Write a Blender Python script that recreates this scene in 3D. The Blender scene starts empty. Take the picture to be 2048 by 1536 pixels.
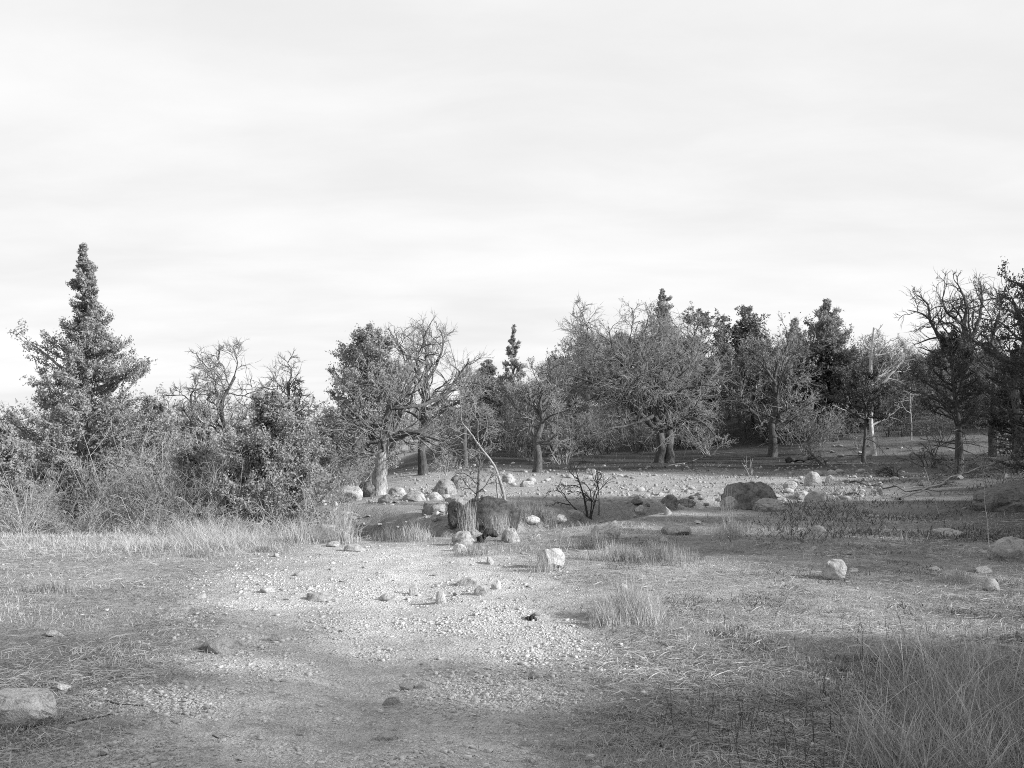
import bpy, math, random
import numpy as np
from mathutils import Vector

# ------------------------------------------------------------------ camera
F, CX, HY, EYE = 2100.0, 1024.0, 830.0, 1.6      # focal length / horizon of the 2048 x 1536 photograph
scene = bpy.context.scene
col = scene.collection
cam_d = bpy.data.cameras.new('camera')
cam = bpy.data.objects.new('camera', cam_d)
col.objects.link(cam)
cam.location = (0, 0, EYE)
cam.rotation_euler = (math.radians(90), 0, 0)
cam_d.sensor_fit = 'HORIZONTAL'
cam_d.sensor_width = 36.0
cam_d.lens = 36.0 * F / 2048.0
cam_d.shift_y = -(768.0 - HY) / 2048.0
cam_d.clip_start = 0.1
cam_d.clip_end = 3000
scene.camera = cam

# ------------------------------------------------------------------ sun and sky
EL, SUNXY = math.radians(24.0), (0.945, -0.327)
SUN = Vector((math.cos(EL) * SUNXY[0], math.cos(EL) * SUNXY[1], math.sin(EL))).normalized()
world = bpy.data.worlds.new('World')
scene.world = world
world.use_nodes = True
wn, wl = world.node_tree.nodes, world.node_tree.links
wn.clear()
w_out = wn.new('ShaderNodeOutputWorld')
w_bg = wn.new('ShaderNodeBackground')
w_bg.inputs['Strength'].default_value = 0.1
w_sky = wn.new('ShaderNodeTexSky')
w_sky.sky_type = 'NISHITA'
w_sky.sun_disc = False
w_sky.sun_elevation = EL
w_sky.sun_rotation = math.atan2(SUNXY[0], SUNXY[1])
w_bw = wn.new('ShaderNodeRGBToBW')
wl.new(w_sky.outputs[0], w_bw.inputs[0])
w_tc = wn.new('ShaderNodeTexCoord')
w_sep = wn.new('ShaderNodeSeparateXYZ')
wl.new(w_tc.outputs['Generated'], w_sep.inputs[0])
def wmath(op, a, b=None, c=None, clamp=False):
    n = wn.new('ShaderNodeMath'); n.operation = op; n.use_clamp = clamp
    for i, v in enumerate((a, b, c)):
        if v is None: continue
        if isinstance(v, (int, float)): n.inputs[i].default_value = v
        else: wl.new(v, n.inputs[i])
    return n.outputs[0]
w_den = wmath('ADD', wmath('MAXIMUM', w_sep.outputs['Z'], 0.0), 0.16)
w_cmb = wn.new('ShaderNodeCombineXYZ')
wl.new(wmath('DIVIDE', w_sep.outputs['X'], w_den), w_cmb.inputs[0])
wl.new(wmath('DIVIDE', w_sep.outputs['Y'], w_den), w_cmb.inputs[1])
w_map = wn.new('ShaderNodeMapping')
w_map.inputs['Rotation'].default_value = (0, 0, math.radians(24))
w_map.inputs['Scale'].default_value = (0.6, 1.0, 1)
w_map.inputs['Location'].default_value = (5.3, 2.2, 0.4)
wl.new(w_cmb.outputs[0], w_map.inputs[0])
def wnoise(scale, detail, rough, dist):
    n = wn.new('ShaderNodeTexNoise')
    n.inputs['Scale'].default_value = scale; n.inputs['Detail'].default_value = detail
    n.inputs['Roughness'].default_value = rough; n.inputs['Distortion'].default_value = dist
    wl.new(w_map.outputs[0], n.inputs['Vector'])
    return n.outputs['Fac']
w_n = wmath('ADD', wmath('MULTIPLY', wnoise(0.9, 3, 0.45, 0.15), 0.6), wmath('MULTIPLY', wnoise(2.6, 6, 0.55, 0.25), 0.4))
w_c = wn.new('ShaderNodeMapRange')
w_c.interpolation_type = 'SMOOTHSTEP'
wl.new(w_n, w_c.inputs['Value'])
w_c.inputs['From Min'].default_value = 0.33; w_c.inputs['From Max'].default_value = 0.66
w_c.inputs['To Min'].default_value = 5.4; w_c.inputs['To Max'].default_value = 6.35     # veil of cirrus, thin to thick
w_mix = wmath('ADD', wmath('MULTIPLY', w_c.outputs[0], 0.93), wmath('MULTIPLY', wmath('MINIMUM', w_bw.outputs[0], 12.0), 0.07))
wl.new(w_mix, w_bg.inputs['Color'])
wl.new(w_bg.outputs[0], w_out.inputs['Surface'])

sun_d = bpy.data.lights.new('sun', 'SUN')
sun_d.energy = 5.0
sun_d.angle = math.radians(1.5)
sun_d.color = (1, 1, 1)                      # the photograph is monochrome
sun = bpy.data.objects.new('sun', sun_d)
col.objects.link(sun)
sun.rotation_euler = SUN.to_track_quat('Z', 'Y').to_euler()
sun.location = SUN * 60

scene.view_settings.view_transform = 'Standard'
scene.view_settings.look = 'None'
scene.view_settings.exposure = 0.70
scene.view_settings.gamma = 1.0
scene.view_settings.use_curve_mapping = False
scene.render.engine = 'CYCLES'
scene.cycles.use_denoising = False
scene.cycles.filter_width = 1.0
scene.cycles.max_bounces = 5
scene.cycles.diffuse_bounces = 3
scene.cycles.glossy_bounces = 1
scene.cycles.transparent_max_bounces = 4

# ------------------------------------------------------------------ helpers
rng = np.random.default_rng(7)
def px_at(px, py, Y):
    return np.array([(px - CX) / F * Y, Y, EYE - (py - HY) / F * Y])
def smooth(a, b, v):
    t = np.clip((v - a) / (b - a), 0, 1)
    return t * t * (3 - 2 * t)
_perm = np.random.default_rng(3).random((512, 512))
def vnoise(x, y):
    xi = np.floor(x).astype(int); yi = np.floor(y).astype(int)
    fx = x - xi; fy = y - yi
    fx = fx * fx * (3 - 2 * fx); fy = fy * fy * (3 - 2 * fy)
    g = lambda i, j: _perm[i % 512, j % 512]
    return (g(xi, yi) * (1 - fx) + g(xi + 1, yi) * fx) * (1 - fy) + (g(xi, yi + 1) * (1 - fx) + g(xi + 1, yi + 1) * fx) * fy
def fbm(x, y, o=4):
    s = 0; a = 0.5
    for k in range(o):
        s = s + a * (vnoise(x * 2 ** k + 17.3 * k, y * 2 ** k + 9.1 * k) - 0.5); a *= 0.5
    return s
_p3 = np.random.default_rng(5).random((64, 64, 64))
def vnoise3(p):
    i = np.floor(p).astype(int); f = p - i; f = f * f * (3 - 2 * f)
    r = 0
    for a in (0, 1):
        for b in (0, 1):
            for c in (0, 1):
                w = (f[:, 0] if a else 1 - f[:, 0]) * (f[:, 1] if b else 1 - f[:, 1]) * (f[:, 2] if c else 1 - f[:, 2])
                r = r + w * _p3[(i[:, 0] + a) % 64, (i[:, 1] + b) % 64, (i[:, 2] + c) % 64]
    return r - 0.5
def nrm(v):
    return v / np.maximum(np.linalg.norm(v, axis=-1, keepdims=True), 1e-9)

def mesh_np(name, V, faces, mat, smooth_shade=True, attr=None):
    """faces: list of (k,3) or (k,4) integer arrays"""
    me = bpy.data.meshes.new(name)
    V = np.asarray(V, dtype=np.float32).reshape(-1, 3)
    faces = [np.asarray(f, dtype=np.int32) for f in faces if len(f)]
    loops = np.concatenate([f.ravel() for f in faces])
    tot = np.concatenate([np.full(len(f), f.shape[1], dtype=np.int32) for f in faces])
    start = np.concatenate([[0], np.cumsum(tot)[:-1]]).astype(np.int32)
    me.vertices.add(len(V)); me.vertices.foreach_set('co', V.ravel())
    me.loops.add(len(loops)); me.loops.foreach_set('vertex_index', loops)
    me.polygons.add(len(tot)); me.polygons.foreach_set('loop_start', start)
    me.polygons.foreach_set('loop_total', tot)
    if smooth_shade:
        me.polygons.foreach_set('use_smooth', np.ones(len(tot), dtype=bool))
    if attr:
        for k, v in attr.items():
            a = me.attributes.new(k, 'FLOAT', 'POINT')
            a.data.foreach_set('value', np.asarray(v, dtype=np.float32))
    me.update(calc_edges=True)
    me.validate()
    if mat: me.materials.append(mat)
    return me
def obj(name, me, parent=None, loc=None):
    o = bpy.data.objects.new(name, me)
    col.objects.link(o)
    if parent: o.parent = parent
    if loc is not None: o.location = tuple(loc)
    return o
def tag(o, label=None, cat=None, group=None, kind=None):
    if label: o['label'] = label
    if cat: o['category'] = cat
    if group: o['group'] = group
    if kind: o['kind'] = kind
    return o
def copy_tree(o, loc, rz, s, label, group=None):
    r = o.copy(); col.objects.link(r)
    r.location = tuple(loc); r.rotation_euler = (0, 0, rz)
    r.scale = tuple(s) if hasattr(s, '__len__') else (s, s, s)
    r['label'] = label
    if group: r['group'] = group
    for ch in list(o.children):
        c = ch.copy(); col.objects.link(c); c.parent = r
        for g in list(ch.children):
            d = g.copy(); col.objects.link(d); d.parent = c
    return r

# ------------------------------------------------------------------ materials (all neutral grey: a black-and-white photograph)
def new_mat(name):
    m = bpy.data.materials.new(name); m.use_nodes = True
    nt = m.node_tree
    b = nt.nodes['Principled BSDF']
    b.inputs['Roughness'].default_value = 0.85
    b.inputs['Specular IOR Level'].default_value = 0.2
    return m, nt, b
def nd(nt, typ, **kw):
    n = nt.nodes.new(typ)
    for k, v in kw.items():
        if k in n.inputs: n.inputs[k].default_value = v
        else: setattr(n, k, v)
    return n
def mth(nt, op, a, b=None, clamp=False):
    n = nt.nodes.new('ShaderNodeMath'); n.operation = op; n.use_clamp = clamp
    for i, v in enumerate((a, b)):
        if v is None: continue
        if isinstance(v, (int, float)): n.inputs[i].default_value = v
        else: nt.links.new(v, n.inputs[i])
    return n.outputs[0]
def noise(nt, coord, scale, detail=4, rough=0.6, dist=0.0):
    n = nd(nt, 'ShaderNodeTexNoise', Scale=scale, Detail=detail, Roughness=rough, Distortion=dist)
    nt.links.new(coord, n.inputs['Vector'])
    return n.outputs['Fac']
def rng_node(nt, val, a, b, c, d):
    n = nd(nt, 'ShaderNodeMapRange')
    nt.links.new(val, n.inputs['Value'])
    for k, v in zip(('From Min', 'From Max', 'To Min', 'To Max'), (a, b, c, d)): n.inputs[k].default_value = v
    return n.outputs[0]
def bump(nt, b, h, strength, dist):
    n = nd(nt, 'ShaderNodeBump', Strength=strength, Distance=dist)
    nt.links.new(h, n.inputs['Height']); nt.links.new(n.outputs[0], b.inputs['Normal'])

def mat_rock(name, lo, hi, scale=6.0, dark=0.0):
    m, nt, b = new_mat(name)
    tc = nd(nt, 'ShaderNodeTexCoord').outputs['Object']
    big = noise(nt, tc, scale, 5, 0.6, 0.3)
    fine = noise(nt, tc, scale * 14, 4, 0.7)
    lich = noise(nt, tc, scale * 3.1, 5, 0.7, 0.8)
    base = rng_node(nt, big, 0.3, 0.7, lo, hi)
    v = mth(nt, 'MULTIPLY', base, rng_node(nt, fine, 0.3, 0.7, 0.72, 1.25))
    v = mth(nt, 'MULTIPLY', v, rng_node(nt, lich, 0.50, 0.64, 1.0, 0.5 - dark))
    v = mth(nt, 'MULTIPLY', v, rng_node(nt, noise(nt, tc, scale * 5.3, 4, 0.65, 1.2), 0.60, 0.70, 1.0, 1.35))
    rnd = nd(nt, 'ShaderNodeObjectInfo').outputs['Random']
    v = mth(nt, 'MULTIPLY', v, rng_node(nt, rnd, 0, 1, 0.8, 1.18))
    nt.links.new(v, b.inputs['Base Color'])
    bump(nt, b, mth(nt, 'ADD', fine, mth(nt, 'MULTIPLY', lich, 1.5)), 0.6, 0.02)
    return m
def mat_bark(name, lo, hi, zs=0.25, scale=40):
    m, nt, b = new_mat(name)
    tc = nd(nt, 'ShaderNodeTexCoord').outputs['Object']
    mp = nd(nt, 'ShaderNodeMapping'); mp.inputs['Scale'].default_value = (1, 1, zs)
    nt.links.new(tc, mp.inputs[0])
    n1 = noise(nt, mp.outputs[0], scale, 4, 0.65, 0.4)
    n2 = noise(nt, tc, 3.0, 3, 0.5)
    v = mth(nt, 'MULTIPLY', rng_node(nt, n1, 0.32, 0.66, lo, hi), rng_node(nt, n2, 0.3, 0.7, 0.7, 1.2))
    nt.links.new(v, b.inputs['Base Color'])
    bump(nt, b, n1, 0.9, 0.03)
    return m
def mat_flat(name, lo, hi, scale=9.0, rough=0.8, trans=0.0):
    """small leaves, twigs and grass: tone varies in patches and from piece to piece"""
    m, nt, b = new_mat(name)
    b.inputs['Roughness'].default_value = rough
    tc = nd(nt, 'ShaderNodeTexCoord').outputs['Object']
    n1 = noise(nt, tc, scale, 3, 0.6)
    n2 = noise(nt, tc, scale * 9, 2, 0.6)
    v = rng_node(nt, mth(nt, 'ADD', mth(nt, 'MULTIPLY', n1, 0.5), mth(nt, 'MULTIPLY', n2, 0.5)), 0.34, 0.66, lo, hi)
    nt.links.new(v, b.inputs['Base Color'])
    if trans > 0:
        out = nt.nodes['Material Output']
        t = nd(nt, 'ShaderNodeBsdfTranslucent'); nt.links.new(v, t.inputs['Color'])
        mx = nd(nt, 'ShaderNodeMixShader'); mx.inputs[0].default_value = trans
        nt.links.new(b.outputs[0], mx.inputs[1]); nt.links.new(t.outputs[0], mx.inputs[2])
        nt.links.new(mx.outputs[0], out.inputs['Surface'])
    return m

M = {
    'rock': mat_rock('pale_granite', 0.30, 0.48),
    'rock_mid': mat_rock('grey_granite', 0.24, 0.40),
    'rock_shaded': mat_rock('shade_toned_granite', 0.10, 0.22, 5.0, 0.1),  # granite darkened in colour for the tree shade over the boulders
    'rock_deep_shade': mat_rock('shaded_lichened_granite', 0.035, 0.10, 5.0, 0.1),  # near-black base paints in the shade on the bank of the wash
    'rock_big': mat_rock('weathered_slab', 0.34, 0.52, 9.0),
    'pebble': mat_flat('gravel_stone', 0.28, 0.58, 26.0),
    'small_stone': mat_flat('strewn_stone', 0.17, 0.38, 9.0),
    'bark': mat_bark('oak_bark', 0.04, 0.16),
    'bark_pale': mat_bark('pale_oak_bark', 0.18, 0.46),
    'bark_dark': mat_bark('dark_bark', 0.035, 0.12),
    'cedar_bark': mat_bark('cedar_bark', 0.14, 0.36, 0.08, 60),
    'dead': mat_bark('bleached_dead_wood', 0.34, 0.6, 0.1, 50),
    'char': mat_bark('charred_wood', 0.02, 0.09, 0.3, 50),
    'twig': mat_flat('oak_twig', 0.16, 0.32, 3.0),
    'twig_dark': mat_flat('shaded_twig', 0.05, 0.12, 3.0),  # twig colour with the shade of the right-hand trees put in
    'twig_brush': mat_flat('brush_twig', 0.19, 0.37, 3.0),
    'cedar': mat_flat('cedar_foliage', 0.19, 0.40, 5.0, 0.75, 0.28),
    'cedar_shade_dark': mat_flat('shaded_cedar_foliage', 0.05, 0.10, 5.0, 0.8, 0.15),  # shaded copy of the cedar foliage; the shade is in the colour
    'leaf': mat_flat('dry_oak_leaf', 0.12, 0.28, 6.0, 0.7, 0.2),
    'leaf_pale': mat_flat('fallen_oak_leaf', 0.25, 0.5, 20.0, 0.7, 0.1),
    'grass': mat_flat('dry_grass', 0.32, 0.56, 6.0, 0.7, 0.25),
    'grass_mid': mat_flat('weathered_grass', 0.13, 0.42, 6.0, 0.7, 0.25),
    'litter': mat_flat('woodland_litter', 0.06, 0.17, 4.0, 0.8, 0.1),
    'far': mat_flat('far_trees', 0.2, 0.42, 0.4),
}
def mat_ground():
    m, nt, b = new_mat('ground_soil')
    b.inputs['Roughness'].default_value = 0.95
    b.inputs['Specular IOR Level'].default_value = 0.05
    tc = nd(nt, 'ShaderNodeTexCoord').outputs['Object']
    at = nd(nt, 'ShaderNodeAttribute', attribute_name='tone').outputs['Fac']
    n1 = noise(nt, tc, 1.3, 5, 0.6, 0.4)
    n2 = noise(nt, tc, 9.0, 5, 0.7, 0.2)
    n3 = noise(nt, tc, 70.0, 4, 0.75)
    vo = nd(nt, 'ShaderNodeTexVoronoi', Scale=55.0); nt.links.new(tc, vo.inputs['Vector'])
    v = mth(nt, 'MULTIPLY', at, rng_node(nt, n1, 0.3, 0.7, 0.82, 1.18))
    v = mth(nt, 'MULTIPLY', v, rng_node(nt, n2, 0.3, 0.7, 0.74, 1.22))
    v = mth(nt, 'MULTIPLY', v, rng_node(nt, n3, 0.32, 0.68, 0.62, 1.3))
    n4 = noise(nt, tc, 240.0, 3, 0.7)
    v = mth(nt, 'MULTIPLY', v, rng_node(nt, n4, 0.32, 0.68, 0.7, 1.25))
    nt.links.new(v, b.inputs['Base Color'])
    h = mth(nt, 'ADD', mth(nt, 'MULTIPLY', n2, 1.6), mth(nt, 'ADD', mth(nt, 'MULTIPLY', n3, 0.6), mth(nt, 'MULTIPLY', vo.outputs['Distance'], 0.5)))
    bump(nt, b, h, 1.0, 0.045)
    return m
M['ground'] = mat_ground()

# ------------------------------------------------------------------ terrain
WASH = np.array([(-14, 20.5, 1.6, 3.0), (-8, 18.6, 1.5, 2.6), (-3.4, 16.6, 1.0, 2.0), (-1.5, 15.1, 0.75, 1.35), (-0.2, 15.3, 0.62, 1.1),
                 (0.9, 16.9, 0.55, 1.1), (2.2, 18.6, 0.45, 1.1), (3.7, 19.6, 0.32, 1.0), (5.6, 20.4, 0.12, 0.9)], float)
def wash(x, y):
    best = np.full(np.shape(x), 1e9); dep = np.zeros(np.shape(x))
    for a, b in zip(WASH[:-1], WASH[1:]):
        d = b[:2] - a[:2]; L2 = (d ** 2).sum()
        t = np.clip(((x - a[0]) * d[0] + (y - a[1]) * d[1]) / L2, 0, 1)
        dist = np.hypot(x - a[0] - t * d[0], y - a[1] - t * d[1])
        w = a[3] + t * (b[3] - a[3])
        q = dist / w
        k = q < best
        best = np.where(k, q, best); dep = np.where(k, a[2] + t * (b[2] - a[2]), dep)
    return dep * (1 - smooth(0.25, 1.0, best))
def H(x, y):
    x = np.asarray(x, float); y = np.asarray(y, float)
    z = 0.16 * fbm(x * 0.22, y * 0.22, 4) + 0.05 * fbm(x * 1.1 + 40, y * 1.1, 4)
    z = z + 0.030 * fbm(x * 5 + 11, y * 5 + 3, 3) * smooth(60, 20, y)
    left = smooth(-2.0, -9.0, x) * smooth(13.2, 21.0, y)
    z = z - 1.25 * left - 1.0 * smooth(-4, -14, x) * smooth(20, 60, y)
    z = z - wash(x, y)
    s = np.clip(x * 0.5 + (y - 33), 0, 32)
    z = z + 0.0033 * s * s * smooth(2, 17, x)
    z = z + 0.35 * smooth(6.5, 13, x) * smooth(12, 19, y) * smooth(30, 22, y)
    z = z - 0.04 * smooth(1.0, 0.0, np.abs((x + 0.9) / 0.5)) * smooth(13, 11, y)
    return z
def road(x, y):
    cx = np.interp(y, [0, 5, 8, 11, 13], [-1.0, -0.95, -0.85, -1.5, -2.0])
    w = np.interp(y, [0, 5, 8, 11, 13], [1.3, 1.35, 1.55, 1.9, 1.6])
    return smooth(1.25, 0.55, np.abs(x - cx) / w + 0.5 * fbm(x * 0.9, y * 0.9, 3)) * smooth(13.6, 12.4, y)
RAY_Y = np.concatenate([np.arange(3, 30, .04), np.arange(30, 110, .15)])
def ray_ground(px, py):
    d = np.array([(px - CX) / F, 1.0, -(py - HY) / F])
    below = EYE + d[2] * RAY_Y < H(d[0] * RAY_Y, RAY_Y)
    Y = float(RAY_Y[np.argmax(below)]) if below.any() else 110.0
    return np.array([d[0] * Y, Y, float(H(d[0] * Y, Y))])

def axis(lo, hi, step, far_lo, far_hi, g=1.13):
    mid = list(np.arange(lo, hi + 1e-6, step))
    a = []; s = step; v = lo
    while v > far_lo:
        s = min(s * g, 90); v -= s; a.append(v)
    b = []; s = step; v = hi
    while v < far_hi:
        s = min(s * g, 90); v += s; b.append(v)
    return np.array(a[::-1] + mid + b)
gx = axis(-7, 7, 0.075, -1500, 1500)
gy = axis(4.2, 21, 0.075, -400, 2200, 1.1)
GX, GY = np.meshgrid(gx, gy)
GZ = H(GX, GY)
# surface tones: pale road gravel, dry soil with thatch, pale stony flat, leaf litter under the wood
rd = road(GX, GY)
tone = 0.30 + 0.27 * rd
tone = tone + 0.06 * smooth(0.12, -0.12, fbm(GX * 0.7 + 5, GY * 0.7, 4) + 0.05) * (1 - rd)
flat = smooth(19.5, 21, GY) * smooth(31, 27, GY) * smooth(-4.5, -2, GX)
tone = tone * (1 - flat) + 0.38 * flat
left_grass = smooth(-1.5, -3.0, GX) * smooth(9.0, 11.0, GY) * smooth(15, 13.5, GY)
tone = tone * (1 - left_grass) + 0.38 * left_grass
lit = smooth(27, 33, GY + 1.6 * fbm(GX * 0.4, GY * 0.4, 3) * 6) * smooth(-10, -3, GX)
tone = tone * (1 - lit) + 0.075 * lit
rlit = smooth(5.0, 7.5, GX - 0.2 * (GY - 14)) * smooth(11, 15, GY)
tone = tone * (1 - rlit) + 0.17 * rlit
cor = smooth(1.1, 2.2, GX + 0.4 * fbm(GX, GY, 3)) * smooth(7.6, 6.4, GY)  # mask for a darker tone towards the near right corner
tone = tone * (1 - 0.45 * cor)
nv, nu = GX.shape
idx = np.arange(nv * nu).reshape(nv, nu)
quads = np.stack([idx[:-1, :-1], idx[:-1, 1:], idx[1:, 1:], idx[1:, :-1]], -1).reshape(-1, 4)
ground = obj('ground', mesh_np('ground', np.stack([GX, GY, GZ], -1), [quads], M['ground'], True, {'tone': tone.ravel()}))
tag(ground, kind='structure')

# ------------------------------------------------------------------ tubes
def tubes(P, R, sides):
    """P (m,n,3) polylines, R (m,n) radii -> verts, quads"""
    m, n, _ = P.shape
    T = nrm(np.gradient(P, axis=1))
    mean = nrm(P[:, -1] - P[:, 0] + 1e-6)
    ref = np.where(np.abs(mean[:, 2:3]) < 0.8, np.array([[0, 0, 1.0]]), np.array([[1.0, 0, 0]]))
    ref = np.repeat(ref[:, None, :], n, 1)
    A = nrm(np.cross(T, ref)); B = np.cross(T, A)
    th = np.arange(sides) / sides * 2 * math.pi
    V = P[:, :, None, :] + R[:, :, None, None] * (np.cos(th)[None, None, :, None] * A[:, :, None, :] + np.sin(th)[None, None, :, None] * B[:, :, None, :])
    if sides == 3 and n < 6:                     # fine twigs end in a point
        V = np.concatenate([V[:, :-1].reshape(m, -1, 3), P[:, -1:]], 1)
        i = (np.arange(m) * ((n - 1) * 3 + 1))[:, None, None] + np.arange((n - 1) * 3).reshape(1, n - 1, 3)
        j = np.roll(i, -1, axis=2)
        Q = np.stack([i[:, :-1], j[:, :-1], j[:, 1:], i[:, 1:]], -1).reshape(-1, 4)
        tip = np.broadcast_to((np.arange(m) * ((n - 1) * 3 + 1) + (n - 1) * 3)[:, None], (m, 3))
        return V.reshape(-1, 3), Q, np.stack([i[:, -1], j[:, -1], tip], -1).reshape(-1, 3)
    i = np.arange(m * n * sides).reshape(m, n, sides)
    j = np.roll(i, -1, axis=2)
    Q = np.stack([i[:, :-1], j[:, :-1], j[:, 1:], i[:, 1:]], -1).reshape(-1, 4)
    return V.reshape(-1, 3), Q
class Buf:
    def __init__(s): s.V = []; s.F = []; s.n = 0
    def add(s, V, *Fs):
        for f in Fs: s.F.append(np.asarray(f) + s.n)
        s.V.append(V); s.n += len(V)
    def tube(s, P, R, sides):
        if len(P): s.add(*tubes(P, R, sides))
    def build(s, name, mat, parent=None, smooth_shade=True, loc=None):
        return obj(name, mesh_np(name, np.concatenate(s.V), s.F, mat, smooth_shade), parent, loc)
def resample(pts, n, g, jit=0.0):
    pts = np.asarray(pts, float)
    d = np.concatenate([[0], np.cumsum(np.linalg.norm(np.diff(pts, axis=0), axis=1))])
    # Catmull-Rom through the points
    out = []
    P = np.vstack([2 * pts[0] - pts[1], pts, 2 * pts[-1] - pts[-2]])
    for t in np.linspace(0, d[-1] * 0.99999, n):
        k = int(np.searchsorted(d, t, 'right') - 1); u = (t - d[k]) / max(d[k + 1] - d[k], 1e-6)
        p0, p1, p2, p3 = P[k], P[k + 1], P[k + 2], P[k + 3]
        out.append(0.5 * (2 * p1 + (p2 - p0) * u + (2 * p0 - 5 * p1 + 4 * p2 - p3) * u * u + (3 * p1 - p0 - 3 * p2 + p3) * u ** 3))
    out = np.array(out)
    if jit: out[1:] += g.normal(0, jit, out[1:].shape)
    return out
def grow(g, o, d, L, n, gnarl, trop):
    m = len(o)
    P = np.empty((m, n, 3)); P[:, 0] = o
    d = nrm(d); st = (L / (n - 1))[:, None]
    for k in range(1, n):
        d = nrm(d + g.normal(0, gnarl, (m, 3)) + trop)
        P[:, k] = P[:, k - 1] + d * st
    return P
def kids(g, P, R, k, t0, t1, a0, a1):
    m, n, _ = P.shape
    t = t0 + (t1 - t0) * (np.arange(k)[None, :] + g.random((m, k))) / k
    f = np.minimum(t * (n - 1), n - 1.001); i = f.astype(int); u = f - i
    r = np.arange(m)[:, None]
    o = P[r, i] * (1 - u)[..., None] + P[r, i + 1] * u[..., None]
    tan = nrm(P[r, i + 1] - P[r, i])
    rad = R[r, i] * (1 - u) + R[r, i + 1] * u
    perp = nrm(np.cross(tan, g.normal(0, 1, tan.shape)))
    a = np.radians(g.uniform(a0, a1, (m, k)))[..., None]
    d = tan * np.cos(a) + perp * np.sin(a)
    return o.reshape(-1, 3), d.reshape(-1, 3), rad.ravel(), t.ravel(), np.repeat(np.arange(m), k)
def ell(o, d, c, rad):
    q = (o - c) / rad; e = d / rad
    A = (e * e).sum(-1); B = (q * e).sum(-1); C = (q * q).sum(-1) - 1
    D = np.maximum(B * B - A * C, 0)
    t = (-B + np.sqrt(D)) / A
    return np.where(C < 0.35, np.maximum(t, 0.0), 0.0)
def taper(r0, r1, n):
    s = np.linspace(0, 1, n)[None, :]
    return r0[:, None] * (1 - s) + r1[:, None] * s
def leaves(g, C, D, ls, ws, up=0.4, rand=0.7):
    m = len(C)
    a = nrm(D * 0.5 + np.array([0, 0, up]) + g.normal(0, rand, (m, 3)))
    w = nrm(np.cross(a, g.normal(0, 1, (m, 3))))
    l = (ls * g.uniform(0.6, 1.3, m))[:, None]; q = (ws * g.uniform(0.6, 1.3, m))[:, None]
    V = np.stack([C - w * q * 0.5, C + w * q * 0.5, C + a * l], 1).reshape(-1, 3)
    return V, np.arange(3 * m).reshape(m, 3)

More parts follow.
